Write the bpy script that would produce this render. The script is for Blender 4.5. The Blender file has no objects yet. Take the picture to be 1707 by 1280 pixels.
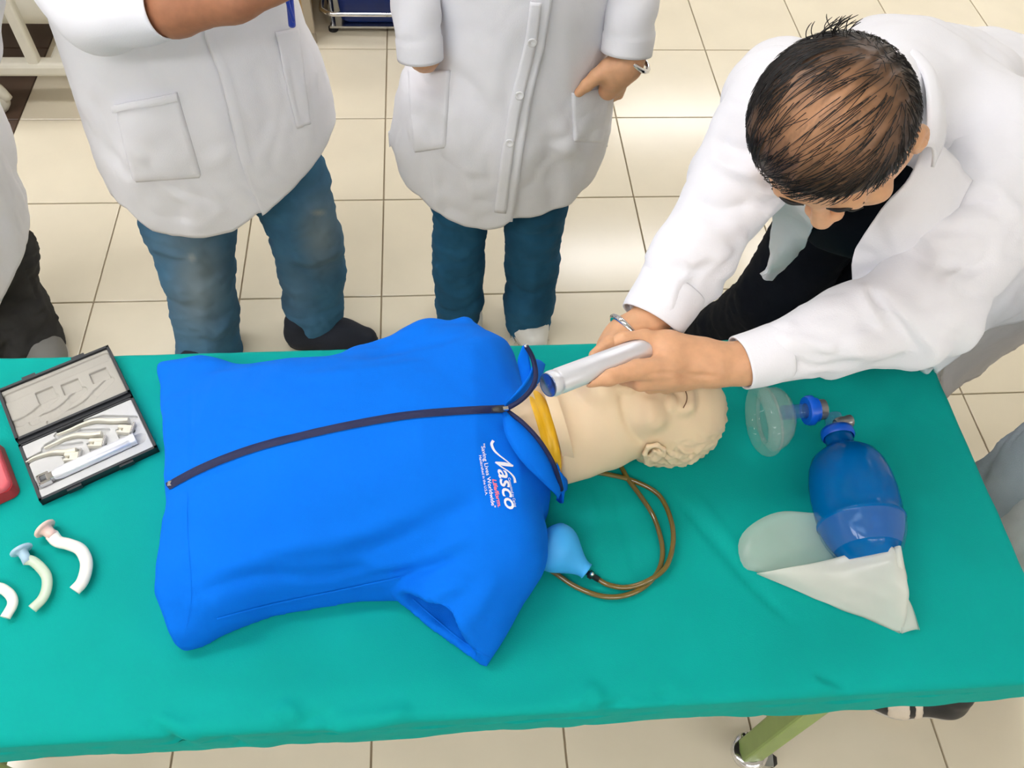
import bpy, math, random
import numpy as np
from mathutils import Vector, Matrix
from mathutils.bvhtree import BVHTree

random.seed(7)
RNG = np.random.default_rng(11)
S = bpy.context.scene
COL = S.collection
V = lambda *a: np.array(a, float)

# ------------------------------------------------------------------ camera
FPX, IW, IH = 1413.02, 1707, 1280
YAW, PITCH, ROLL = -0.142417, 0.956778, 0.087293
CAM = V(0.16752, -2.82592, 1.86895)
FW = V(-math.sin(YAW)*math.cos(PITCH), math.cos(YAW)*math.cos(PITCH), -math.sin(PITCH))
_r = V(math.cos(YAW), math.sin(YAW), 0); _u = np.cross(_r, FW)
RT = _r*math.cos(ROLL) + _u*math.sin(ROLL)
UP = -_r*math.sin(ROLL) + _u*math.cos(ROLL)
cd = bpy.data.cameras.new('camera'); cam = bpy.data.objects.new('camera', cd); COL.objects.link(cam)
cd.sensor_width = 36; cd.lens = FPX/IW*36; cd.clip_start = .05
cam.matrix_world = Matrix([[RT[i], UP[i], -FW[i], CAM[i]] for i in range(3)] + [[0, 0, 0, 1]])
S.camera = cam

# ------------------------------------------------------------------ world, view, lights
w = bpy.data.worlds.new('world'); S.world = w; w.use_nodes = True
w.node_tree.nodes['Background'].inputs[0].default_value = (.9, .95, 1, 1)
w.node_tree.nodes['Background'].inputs[1].default_value = .3
S.view_settings.view_transform = 'Standard'; S.view_settings.look = 'None'
S.view_settings.gamma = 1; S.view_settings.use_curve_mapping = False
S.view_settings.exposure = 0.13
LAMP = 17.0          # strength of the ceiling panels
CEIL = 2.8

def RAY(px, py):
    d = FW + RT*((px-IW/2)/FPX) + UP*((IH/2-py)/FPX)
    return d
def PH(px, py, h):
    d = RAY(px, py); return CAM + d*((h-CAM[2])/d[2])
def PY(px, py, y):
    d = RAY(px, py); return CAM + d*((y-CAM[1])/d[1])
def DEP(p): return float((np.asarray(p)-CAM) @ FW)
def PX(p):
    d = np.asarray(p, float)-CAM; z = d@FW
    return (IW/2+FPX*(d@RT)/z, IH/2-FPX*(d@UP)/z)

# ------------------------------------------------------------------ materials
def lin(c):
    return tuple(((x/255)/12.92 if x/255 <= .04045 else ((x/255+.055)/1.055)**2.4) for x in c)
MATS = {}
def mat(name, rgb, rough=.6, metal=0, var=.04, vscale=20, bump=0, bscale=200, spec=.5, alpha=1, trans=0, sheen=0, rgb2=None, emit=0, coat=0, sss=0):
    if name in MATS: return MATS[name]
    m = bpy.data.materials.new(name); m.use_nodes = True; MATS[name] = m
    nt = m.node_tree; b = nt.nodes['Principled BSDF']
    c = lin(rgb); c2 = lin(rgb2) if rgb2 else tuple(x*(1-var*2.2) for x in c)
    tc = nt.nodes.new('ShaderNodeTexCoord')
    nz = nt.nodes.new('ShaderNodeTexNoise'); nz.inputs['Scale'].default_value = vscale; nz.inputs['Detail'].default_value = 5
    nt.links.new(tc.outputs['Object'], nz.inputs['Vector'])
    cr = nt.nodes.new('ShaderNodeValToRGB')
    cr.color_ramp.elements[0].position = .35; cr.color_ramp.elements[1].position = .65
    cr.color_ramp.elements[0].color = (*c2, 1); cr.color_ramp.elements[1].color = (*c, 1)
    nt.links.new(nz.outputs[0], cr.inputs[0]); nt.links.new(cr.outputs[0], b.inputs['Base Color'])
    b.inputs['Roughness'].default_value = rough; b.inputs['Metallic'].default_value = metal
    b.inputs['Specular IOR Level'].default_value = spec; b.inputs['Alpha'].default_value = alpha
    b.inputs['Transmission Weight'].default_value = trans
    b.inputs['Sheen Weight'].default_value = sheen; b.inputs['Coat Weight'].default_value = coat
    if sss:
        b.inputs['Subsurface Weight'].default_value = sss; b.inputs['Subsurface Radius'].default_value = (.01, .004, .002)
        b.inputs['Subsurface Scale'].default_value = .5
    if emit:
        b.inputs['Emission Color'].default_value = (*c, 1); b.inputs['Emission Strength'].default_value = emit
    if bump:
        n2 = nt.nodes.new('ShaderNodeTexNoise'); n2.inputs['Scale'].default_value = bscale; n2.inputs['Detail'].default_value = 3
        nt.links.new(tc.outputs['Object'], n2.inputs['Vector'])
        bp = nt.nodes.new('ShaderNodeBump'); bp.inputs['Strength'].default_value = bump; bp.inputs['Distance'].default_value = .002
        nt.links.new(n2.outputs[0], bp.inputs['Height']); nt.links.new(bp.outputs[0], b.inputs['Normal'])
    return m

def film(name, rgb, opacity, tint=None, rough=.06, translucent=.4, gloss=1.3):
    """thin clear or milky plastic: see-through layer, milky layer, and a glossy skin on top"""
    m = bpy.data.materials.new(name); m.use_nodes = True; MATS[name] = m; nt = m.node_tree
    for n in list(nt.nodes): nt.nodes.remove(n)
    N = lambda t: nt.nodes.new(t)
    out = N('ShaderNodeOutputMaterial'); tr = N('ShaderNodeBsdfTransparent'); tr.inputs[0].default_value = (*lin(tint or (245, 250, 248)), 1)
    df = N('ShaderNodeBsdfDiffuse'); tl = N('ShaderNodeBsdfTranslucent'); gl = N('ShaderNodeBsdfGlossy'); gl.inputs['Roughness'].default_value = rough
    tc = N('ShaderNodeTexCoord'); nz = N('ShaderNodeTexNoise'); nz.inputs['Scale'].default_value = 30; nt.links.new(tc.outputs['Object'], nz.inputs['Vector'])
    cr = N('ShaderNodeValToRGB'); cr.color_ramp.elements[0].color = (*[c*.88 for c in lin(rgb)], 1); cr.color_ramp.elements[1].color = (*lin(rgb), 1)
    nt.links.new(nz.outputs[0], cr.inputs[0]); nt.links.new(cr.outputs[0], df.inputs[0]); nt.links.new(cr.outputs[0], tl.inputs[0])
    a = N('ShaderNodeMixShader'); a.inputs[0].default_value = translucent; nt.links.new(df.outputs[0], a.inputs[1]); nt.links.new(tl.outputs[0], a.inputs[2])
    b = N('ShaderNodeMixShader'); b.inputs[0].default_value = opacity; nt.links.new(tr.outputs[0], b.inputs[1]); nt.links.new(a.outputs[0], b.inputs[2])
    fr = N('ShaderNodeFresnel'); fr.inputs[0].default_value = gloss
    ge = N('ShaderNodeNewGeometry'); mt = N('ShaderNodeMath'); mt.operation = 'SUBTRACT'; mt.use_clamp = True; nt.links.new(fr.outputs[0], mt.inputs[0]); nt.links.new(ge.outputs['Backfacing'], mt.inputs[1])
    c = N('ShaderNodeMixShader'); nt.links.new(mt.outputs[0], c.inputs[0]); nt.links.new(b.outputs[0], c.inputs[1]); nt.links.new(gl.outputs[0], c.inputs[2])
    nt.links.new(c.outputs[0], out.inputs[0]); return m

# ------------------------------------------------------------------ objects
def name_ok(n): return n
def tag(o, label=None, cat=None, group=None, kind=None):
    if label: o['label'] = label
    if cat: o['category'] = cat
    if group: o['group'] = group
    if kind: o['kind'] = kind
    return o
WL = {}
def thing(name, label, cat, loc=(0, 0, 0), group=None):
    o = bpy.data.objects.new(name, None); COL.objects.link(o); o.location = loc
    o.empty_display_size = .05
    WL[o.name] = V(*loc)
    return tag(o, label, cat, group)
def mk(name, vf, m, parent=None, smooth=True, loc=None, label=None, sharp=None):
    v, f = vf
    v = np.asarray(v, float).reshape(-1, 3)
    if parent is not None: base = WL[parent.name]
    else: base = V(*loc) if loc is not None else V(0, 0, 0)
    me = bpy.data.meshes.new(name)
    me.from_pydata((v-base).tolist(), [], [list(map(int, q)) for q in f])
    me.validate(); me.update()
    if smooth:
        me.polygons.foreach_set('use_smooth', [True]*len(me.polygons))
        if sharp is not None: me.set_sharp_from_angle(angle=math.radians(sharp))
    if m is not None: me.materials.append(m)
    o = bpy.data.objects.new(name, me); COL.objects.link(o)
    if parent is not None: o.parent = parent
    else: o.location = base.tolist()
    WL[o.name] = base
    if label: o['label'] = label
    return o
def solid(o, t, off=0):
    md = o.modifiers.new('s', 'SOLIDIFY'); md.thickness = t; md.offset = off; return o
def bevel(o, wd, seg=2):
    md = o.modifiers.new('b', 'BEVEL'); md.width = wd; md.segments = seg; md.limit_method = 'ANGLE'; return o
def joinvf(*parts):
    vs, fs, n = [], [], 0
    for v, f in parts:
        v = np.asarray(v, float).reshape(-1, 3); vs.append(v); fs += [[i+n for i in q] for q in f]; n += len(v)
    return np.concatenate(vs), fs
def box(c, s, R=None):
    c = np.asarray(c, float); s = np.asarray(s, float)/2
    v = np.array([[x, y, z] for x in (-1, 1) for y in (-1, 1) for z in (-1, 1)])*s
    if R is not None: v = v@np.asarray(R).T
    return v+c, [[0, 1, 3, 2], [4, 6, 7, 5], [0, 4, 5, 1], [2, 3, 7, 6], [0, 2, 6, 4], [1, 5, 7, 3]]
def rotz(a):
    c, s = math.cos(a), math.sin(a); return np.array([[c, -s, 0], [s, c, 0], [0, 0, 1.]])
def frame(d, up=(0, 0, 1)):
    d = np.asarray(d, float); d = d/np.linalg.norm(d); up = np.asarray(up, float)
    if abs(d@up) > .98: up = V(0, 1, 0)
    x = np.cross(up, d); x /= np.linalg.norm(x); y = np.cross(d, x)
    return np.stack([x, y, d], 1)      # columns
def spline(pts, n):
    P = np.asarray(pts, float); m = len(P)
    if m == 2: return P[0]+(P[1]-P[0])*np.linspace(0, 1, n)[:, None]
    Q = np.vstack([2*P[0]-P[1], P, 2*P[-1]-P[-2]])
    L = np.r_[0, np.cumsum(np.linalg.norm(np.diff(P[:, :3], axis=0), axis=1))]
    out = []
    for s in np.linspace(0, L[-1], n):
        i = min(max(np.searchsorted(L, s, 'right')-1, 0), m-2)
        t = (s-L[i])/max(L[i+1]-L[i], 1e-9)
        a, b, c, d = Q[i], Q[i+1], Q[i+2], Q[i+3]
        out.append(.5*((2*b)+(c-a)*t+(2*a-5*b+4*c-d)*t*t+(3*b-a-3*c+d)*t**3))
    return np.array(out)
def sweep(pts, r, n=12, m=None, cap=True, ell=(1, 1), up=(0, 0, 1), disp=None, prof=None):
    """tube along pts (resampled to m), radius list r, optional elliptic section or own profile (k,2)"""
    P = np.asarray(pts, float); r = np.broadcast_to(np.asarray(r, float), (len(P),))
    m = m or max(len(P), 2)
    A = spline(np.c_[P, r], m) if m != len(P) else np.c_[P, r]
    P, r = A[:, :3], np.maximum(A[:, 3], 1e-5)
    T = np.gradient(P, axis=0); T /= np.linalg.norm(T, axis=1)[:, None]
    x = frame(T[0], up)[:, 0]
    vs = []
    k = n if prof is None else len(prof)
    th = np.arange(k)*2*math.pi/k
    for i in range(m):
        x = x-(x@T[i])*T[i]; x /= np.linalg.norm(x); y = np.cross(T[i], x)
        if prof is None: a, b = np.cos(th)*ell[0], np.sin(th)*ell[1]
        else: a, b = prof[:, 0], prof[:, 1]
        rr = r[i]*(1 if disp is None else 1+disp(th, i/(m-1)))
        vs.append(P[i]+(a*rr)[:, None]*x+(b*rr)[:, None]*y)
    v = np.concatenate(vs); f = []
    for i in range(m-1):
        for j in range(k):
            f.append([i*k+j, i*k+(j+1) % k, (i+1)*k+(j+1) % k, (i+1)*k+j])
    if cap:
        f.append(list(range(k))[::-1]); f.append([(m-1)*k+j for j in range(k)])
    return v, f
def lathe(prof, a, d, n=32, cap=False):
    """profile (t,r) along axis from a in direction d"""
    R = frame(d); th = np.arange(n)*2*math.pi/n; vs = []
    for t, r in prof:
        vs.append(np.asarray(a)+R[:, 2]*t+r*(np.cos(th)[:, None]*R[:, 0]+np.sin(th)[:, None]*R[:, 1]))
    f = [[i*n+j, i*n+(j+1) % n, (i+1)*n+(j+1) % n, (i+1)*n+j] for i in range(len(prof)-1) for j in range(n)]
    if cap:
        f.append(list(range(n))[::-1]); f.append([(len(prof)-1)*n+j for j in range(n)])
    return np.concatenate(vs), f
def gridf(nu, nv, wrap=False):
    f = []
    for i in range(nu-1 if not wrap else nu):
        for j in range(nv-1):
            i2 = (i+1) % nu
            f.append([i*nv+j, i2*nv+j, i2*nv+j+1, i*nv+j+1])
    return f
def ballvf(c, r, n=16, m=10, R=None):
    r = np.broadcast_to(np.asarray(r, float), (3,)); v = [[0, 0, 1]]
    for i in range(1, m):
        a = math.pi*i/m
        v += [[math.sin(a)*math.cos(t), math.sin(a)*math.sin(t), math.cos(a)] for t in np.arange(n)*2*math.pi/n]
    v.append([0, 0, -1]); v = np.array(v)*r
    if R is not None: v = v@np.asarray(R).T
    f = [[0, 1+j, 1+(j+1) % n] for j in range(n)]
    for i in range(m-2):
        f += [[1+i*n+j, 1+(i+1)*n+j, 1+(i+1)*n+(j+1) % n, 1+i*n+(j+1) % n] for j in range(n)]
    L = len(v)-1
    f += [[L, 1+(m-2)*n+(j+1) % n, 1+(m-2)*n+j] for j in range(n)]
    return v+np.asarray(c), f

# ------------------------------------------------------------------ distance fields, surface nets
def cone(P, a, b, ra, rb=None):
    a = np.asarray(a, np.float32); b = np.asarray(b, np.float32); rb = ra if rb is None else rb
    ba = b-a; h = np.clip(((P-a)@ba)/max(float(ba@ba), 1e-9), 0, 1)
    q = P-a-h[:, None]*ba
    return np.sqrt((q*q).sum(1))-(ra+(rb-ra)*h)
def ell(P, c, r, R=None):
    q = P-np.asarray(c, np.float32)
    if R is not None: q = q@np.asarray(R, np.float32)
    r = np.asarray(r, np.float32)
    k0 = np.sqrt(((q/r)**2).sum(1)); k1 = np.sqrt(((q/(r*r))**2).sum(1))+1e-9
    return k0*(k0-1)/k1
def rbox(P, c, s, rad=0, R=None):
    q = P-np.asarray(c, np.float32)
    if R is not None: q = q@np.asarray(R, np.float32)
    q = np.abs(q)-np.asarray(s, np.float32)+rad
    return np.sqrt((np.maximum(q, 0)**2).sum(1))+np.minimum(q.max(1), 0)-rad
def smin(a, b, k):
    h = np.maximum(k-np.abs(a-b), 0)/k
    return np.minimum(a, b)-h*h*k*.25
def smax(a, b, k): return -smin(-a, -b, k)
def U(k, *ds):
    d = ds[0]
    for e in ds[1:]: d = smin(d, e, k)
    return d
def chain(P, pts, rs, k=.01):
    d = None
    for i in range(len(pts)-1):
        e = cone(P, pts[i], pts[i+1], rs[i], rs[i+1]); d = e if d is None else smin(d, e, k)
    return d
def snet(f, lo, hi, h):
    lo = np.asarray(lo, float); hi = np.asarray(hi, float)
    n = np.ceil((hi-lo)/h).astype(int)+1; n = ((n+3)//4)*4
    ax = [(lo[i]+np.arange(n[i])*h).astype(np.float32) for i in range(3)]
    cx = [(lo[i]+(np.arange(n[i]//4)*4+1.5)*h).astype(np.float32) for i in range(3)]
    G = np.stack(np.meshgrid(*cx, indexing='ij'), -1).reshape(-1, 3)
    Dc = f(G).reshape([m//4 for m in n])
    D = np.repeat(np.repeat(np.repeat(Dc, 4, 0), 4, 1), 4, 2).astype(np.float32)
    M = np.abs(D) < 4*h*2.4
    I = np.argwhere(M)
    D[M] = f(np.stack([ax[0][I[:, 0]], ax[1][I[:, 1]], ax[2][I[:, 2]]], 1))
    Sg = D < 0
    def sh(A, o): return A[o[0]:A.shape[0]-1+o[0], o[1]:A.shape[1]-1+o[1], o[2]:A.shape[2]-1+o[2]]
    offs = [(x, y, z) for x in (0, 1) for y in (0, 1) for z in (0, 1)]
    cnt = sum(sh(Sg, o).astype(np.int8) for o in offs)
    act = (cnt > 0) & (cnt < 8)
    I = np.argwhere(act)
    C = np.stack([D[I[:, 0]+o[0], I[:, 1]+o[1], I[:, 2]+o[2]] for o in offs], 1)
    acc = np.zeros((len(I), 3)); ne = np.zeros(len(I))
    O = np.array(offs, float)
    for a in range(8):
        for b in range(a+1, 8):
            if abs(O[a]-O[b]).sum() != 1: continue
            s = (C[:, a] < 0) != (C[:, b] < 0)
            t = C[:, a]/(C[:, a]-C[:, b]+1e-12)
            p = O[a]+t[:, None]*(O[b]-O[a]); acc[s] += p[s]; ne[s] += 1
    v = lo+(I+acc/ne[:, None])*h
    vid = -np.ones(act.shape, int); vid[act] = np.arange(len(I))
    F = []
    for axx in range(3):
        b, c = (axx+1) % 3, (axx+2) % 3
        s0 = [slice(None)]*3; s1 = [slice(None)]*3; s0[axx] = slice(0, -1); s1[axx] = slice(1, None)
        ch = Sg[tuple(s0)] != Sg[tuple(s1)]
        E = np.argwhere(ch); ok = (E[:, b] >= 1) & (E[:, c] >= 1) & (E[:, b] < n[b]-1) & (E[:, c] < n[c]-1)
        E = E[ok]; ins = Sg[E[:, 0], E[:, 1], E[:, 2]]
        def cell(db, dc):
            e = E.copy(); e[:, b] += db; e[:, c] += dc; return vid[e[:, 0], e[:, 1], e[:, 2]]
        q = np.stack([cell(-1, -1), cell(0, -1), cell(0, 0), cell(-1, 0)], 1)
        q[~ins] = q[~ins][:, ::-1]
        F.append(q)
    F = np.concatenate(F); F = F[(F >= 0).all(1)]
    return v, F.tolist()
def vnormals(v, f):
    v = np.asarray(v, float); f = np.asarray([q if len(q) == 4 else list(q)+[q[-1]] for q in f])
    nn = np.cross(v[f[:, 2]]-v[f[:, 0]], v[f[:, 3]]-v[f[:, 1]]) if True else 0
    N = np.zeros_like(v)
    for i in range(4): np.add.at(N, f[:, i], nn)
    return N/(np.linalg.norm(N, axis=1)[:, None]+1e-12)
_ws = np.random.default_rng(5)
_K = [(_ws.normal(size=(7, 3)), _ws.uniform(0, 6.28, 7)) for _ in range(12)]
def wn(P, scale, seed=0):
    """smooth noise about -1..1; scale = rough wavelength in metres"""
    P = np.asarray(P, float)
    k, ph = _K[seed % 12]; k2, ph2 = _K[(seed+5) % 12]
    wv = 2*math.pi/scale/1.7
    W = np.stack([np.sin(P@k2[i]*wv*.6+ph2[i]) for i in range(3)], 1)*scale*.25
    Q = P+W
    return sum(np.sin(Q@k[i]*wv+ph[i]) for i in range(7))/3.2
def segdist(P, line):
    P = np.asarray(P, float); d = np.full(len(P), 1e9); tt = np.zeros(len(P)); L = len(line)-1
    for i in range(L):
        a, b = np.asarray(line[i]), np.asarray(line[i+1]); ba = b-a
        h = np.clip(((P-a)@ba)/max(ba@ba, 1e-12), 0, 1)
        e = np.linalg.norm(P-a-h[:, None]*ba, axis=1)
        m = e < d; d[m] = e[m]; tt[m] = (i+h[m])/L
    return d, tt
def bvh(vf): return BVHTree.FromPolygons([tuple(x) for x in np.asarray(vf[0], float)], [tuple(q) for q in vf[1]])
def hit(b, px, py):
    d = RAY(px, py); d = d/np.linalg.norm(d)
    p, nrm, i, t = b.ray_cast(Vector(CAM), Vector(d))
    return (None, None) if p is None else (np.array(p), np.array(nrm))
def folds(vf, lines, seed=0):
    """press / raise creases along picture polylines that are first dropped onto the surface: (pts, width, amp)"""
    v, f = vf; v = np.asarray(v, float).copy(); N = vnormals(v, f); b = bvh(vf)
    D = np.zeros(len(v))
    for pts, wd, amp in lines:
        q = spline(np.array([(x, y, 0) for x, y in pts], float), 12)
        L = [hit(b, x, y)[0] for x, y, _ in q]; L = [x for x in L if x is not None]
        if len(L) < 2: continue
        d, t = segdist(v, L)
        fade = np.clip(np.minimum(t, 1-t)*6, 0, 1)
        D += amp*np.exp(-(d/wd)**2)*fade
    return v+N*D[:, None], f
def patch(b, quad, nu, nv, off, zfun=None):
    """cloth patch: bilinear picture quad (tl,tr,br,bl) dropped on a surface, lifted by off"""
    tl, tr, br, bl = [np.array(q, float) for q in quad]; v = []
    last = None
    for i in range(nu):
        for j in range(nv):
            s, t = i/(nu-1), j/(nv-1)
            p = (tl*(1-s)+tr*s)*(1-t)+(bl*(1-s)+br*s)*t
            q, n = hit(b, *p)
            if q is None: q, n = last
            last = (q, n)
            if n@(-RAY(*p)) < 0: n = -n
            o = off if zfun is None else off+zfun(s, t)
            v.append(q+n*o)
    return np.array(v), gridf(nu, nv)
def ribbon(b, pts, wpx, off, m=40, nv=4, height=0):
    """strip along a picture polyline dropped on a surface"""
    q = spline(np.array([(x, y, 0) for x, y in pts], float), m)[:, :2]
    T = np.gradient(q, axis=0); T /= np.linalg.norm(T, axis=1)[:, None]; Nn = np.stack([-T[:, 1], T[:, 0]], 1)
    v = []; last = None
    for i in range(m):
        for j in range(nv):
            p = q[i]+Nn[i]*wpx*(j/(nv-1)-.5)
            P, n = hit(b, *p)
            if P is None: P, n = last if last else (PH(*p, .8), V(0, 0, 1))
            last = (P, n)
            if n@(-RAY(*p)) < 0: n = -n
            v.append(P+n*(off+height*math.sin(math.pi*j/(nv-1))))
    return np.array(v), gridf(m, nv)
def dup(o, parent=None, loc=None):
    c = o.copy(); COL.objects.link(c)
    if parent is not None: c.parent = parent
    if loc is not None: c.location = loc
    return c

# ------------------------------------------------------------------ palette
M_floor = mat('tile_cream', (227, 217, 193), .16, var=.025, vscale=4, spec=.5)
M_dark = mat('tile_brown', (88, 68, 56), .3, var=.08, vscale=9)
M_grout = mat('grout', (168, 152, 126), .8)
M_wall = mat('wall_paint', (232, 228, 218), .7, var=.01)
M_ceil = mat('ceiling_board', (240, 240, 238), .8, var=.02)
M_coat = mat('coat_cotton', (238, 238, 243), .78, var=.012, vscale=6, bump=.18, bscale=500, sheen=.1, spec=.2)
M_coat_shade = mat('coat_cotton_shaded', (205, 204, 206), .8, var=.012, vscale=6, bump=.18, bscale=500, spec=.2)  # same cotton in a darker colour, painting the shade on the coat tail
M_sheet = mat('sheet_green', (0, 163, 152), .8, var=.04, vscale=5, bump=.15, bscale=700, spec=.15)
M_jacket = mat('jersey_blue', (0, 112, 228), .8, var=.02, vscale=8, bump=.2, bscale=900, spec=.12)
M_zip = mat('zip_navy', (4, 18, 70), .6, bump=.4, bscale=900)
M_skin = mat('skin', (222, 170, 130), .5, var=.05, vscale=60, sss=.15, bump=.1, bscale=300, spec=.35)
M_skin2 = mat('skin_brown', (176, 120, 88), .5, var=.06, vscale=60, sss=.12, bump=.1, bscale=300, spec=.35)
M_vinyl = mat('manikin_vinyl', (232, 208, 172), .5, var=.02, vscale=12, sss=.1, spec=.3)
M_yellow = mat('yellow_tube', (252, 196, 24), .4)
M_white = mat('white_plastic', (232, 230, 222), .4)
M_steel = mat('steel', (205, 205, 205), .25, metal=1, var=.02)
M_chrome = mat('chrome', (225, 225, 228), .12, metal=1, var=.01)
M_satin = mat('satin_metal', (232, 234, 240), .34, metal=.45, var=.02)
M_black = mat('black_plastic', (34, 36, 40), .4)
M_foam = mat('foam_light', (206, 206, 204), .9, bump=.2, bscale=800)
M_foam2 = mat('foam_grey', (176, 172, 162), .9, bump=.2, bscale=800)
M_green = mat('green_enamel', (140, 166, 88), .4, var=.05)
M_hair = mat('hair_black', (30, 26, 25), .55, var=.2, vscale=80)
M_jeans3 = mat('jeans_dark', (42, 96, 130), .85, var=.16, vscale=9, bump=.4, bscale=900, spec=.15)
M_jeans = mat('jeans_blue', (66, 116, 150), .85, var=.14, vscale=9, bump=.4, bscale=900, spec=.15)
M_jeans_fade = mat('jeans_faded', (84, 104, 112), .85, rgb2=(52, 88, 116), vscale=7, bump=.4, bscale=900, spec=.15)
M_jeans_grey = mat('jeans_pale', (186, 196, 208), .85, var=.07, vscale=9, bump=.4, bscale=900, spec=.15)
M_trouser = mat('trouser_charcoal', (62, 61, 60), .85, var=.15, vscale=14, bump=.3, bscale=700, spec=.15)
M_navy = mat('cloth_navy_black', (12, 17, 26), .85, var=.1, vscale=12, bump=.3, bscale=700, spec=.15)
M_shoe = mat('shoe_navy', (24, 30, 44), .8, var=.1)
M_bluepl = mat('blue_plastic', (8, 44, 120), .35)

# ------------------------------------------------------------------ room shell
X0, X1, Y0, Y1 = -3.4, 4.6, -5.2, 4.6
def struct(name, vf, m, smooth=False):
    o = mk(name, vf, m, smooth=smooth); o['kind'] = 'structure'; return o
floor = struct('floor', box(((X0+X1)/2, (Y0+Y1)/2, -.06), (X1-X0, Y1-Y0, .108)), M_grout)
struct('ceiling', box(((X0+X1)/2, (Y0+Y1)/2, CEIL+.14), (X1-X0, Y1-Y0, .1)), M_ceil)
struct('wall_back', box(((X0+X1)/2, Y1+.05, 1.44), (X1-X0, .1, 2.9)), M_wall)
struct('wall_front', box(((X0+X1)/2, Y0-.05, 1.44), (X1-X0, .1, 2.9)), M_wall)
struct('wall_left', box((X0-.05, (Y0+Y1)/2, 1.44), (.1, Y1-Y0, 2.9)), M_wall)
struct('wall_right', box((X1+.05, (Y0+Y1)/2, 1.44), (.1, Y1-Y0, 2.9)), M_wall)
struct('baseboard_back', box(((X0+X1)/2, Y1-.01, .06), (X1-X0, .02, .1)), M_wall)
T = .4; g = .0022
def tilevf():
    a, c = T/2-g, T/2-g-.0012
    v = [(sx*a, sy*a, -.006) for sx, sy in ((-1, -1), (1, -1), (1, 1), (-1, 1))] + \
        [(sx*a, sy*a, -.001) for sx, sy in ((-1, -1), (1, -1), (1, 1), (-1, 1))] + \
        [(sx*c, sy*c, 0) for sx, sy in ((-1, -1), (1, -1), (1, 1), (-1, 1))]
    f = [[0, 1, 5, 4], [1, 2, 6, 5], [2, 3, 7, 6], [3, 0, 4, 7], [4, 5, 9, 8], [5, 6, 10, 9], [6, 7, 11, 10], [7, 4, 8, 11], [8, 9, 10, 11]]
    return np.array(v), f
tv, tf = tilevf(); rest = []; rest_d = []
tile0 = tile1 = None
for i in range(int(X0/T)-1, int(X1/T)+2):
    for j in range(int(Y0/T)-1, int(Y1/T)+2):
        c = V((i+.5)*T, (j+.5)*T, 0)
        if c[0] < X0+.1 or c[0] > X1-.1 or c[1] < Y0+.1 or c[1] > Y1-.1: continue
        dark = c[0] < -1.2
        vis = False
        for dx in (-.2, 0, .2):
            for dy in (-.2, 0, .2):
                q = c+V(dx, dy, 0)
                if DEP(q) > .3:
                    x, y = PX(q)
                    if -40 < x < 1747 and -30 < y < 1310: vis = True
        if not vis:
            (rest_d if dark else rest).append((tv+c, tf)); continue
        t0 = tile1 if dark else tile0
        if t0 is None:
            o = mk('tile', (tv, tf), M_dark if dark else M_floor, floor, smooth=False)
            if dark: tile1 = o; o['label'] = 'dark brown floor tile'
            else: tile0 = o
        else: o = dup(t0)
        o.location = (c-WL['floor']).tolist()
for nm, lst, m in (('tile_field', rest, M_floor), ('dark_tile_field', rest_d, M_dark)):
    o = mk(nm, joinvf(*lst), m, floor, smooth=False); o['kind'] = 'stuff'

# ------------------------------------------------------------------ ceiling lights (above the frame, they light the room)
M_lamp = mat('lamp_diffuser', (250, 250, 254), .5, var=0, emit=LAMP)
lamp0 = None
def lamp(x, y, k):
    global lamp0
    if lamp0 is None:
        t = thing('ceiling_light', '', 'light', (x, y, CEIL+.08), 'ceiling lights in rows')
        c = V(x, y, CEIL)
        mk('frame', joinvf(box(c+V(0, .15, .045), (1.24, .02, .09)), box(c+V(0, -.15, .045), (1.24, .02, .09)), box(c+V(.61, 0, .045), (.02, .28, .09)), box(c+V(-.61, 0, .045), (.02, .28, .09))), M_white, t, smooth=False)
        mk('diffuser', box(c+V(0, 0, .02), (1.2, .28, .012)), M_lamp, t, smooth=False)
        lamp0 = t
    else:
        t = dup(lamp0, loc=(x, y, CEIL+.08))
        for ch in list(lamp0.children): dup(ch, t)
    row = {3.2: 'row farthest behind the students', 1.58: 'second row behind the students', -.07: 'row above the standing students', -1.75: 'row above the table', -3.5: 'row added behind the photographer to brighten the coats', -4.7: 'last row behind the photographer'}[y]
    t['label'] = 'long white ceiling light panel, %s from the left in the %s' % (['first', 'second', 'third', 'fourth'][k], row)
for y, xs in ((3.2, (2.3, 3.8)), (1.58, (1.6, 3.1)), (-.07, (-2.2, -.7, 2.3)), (-1.75, (-2.2, -.7)), (-3.5, (-2.2, -.7)), (-4.7, (.8, 2.3))):  # rows behind the camera are added to brighten coat fronts and near floor
    for k, x in enumerate(xs): lamp(x, y, k)

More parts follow.
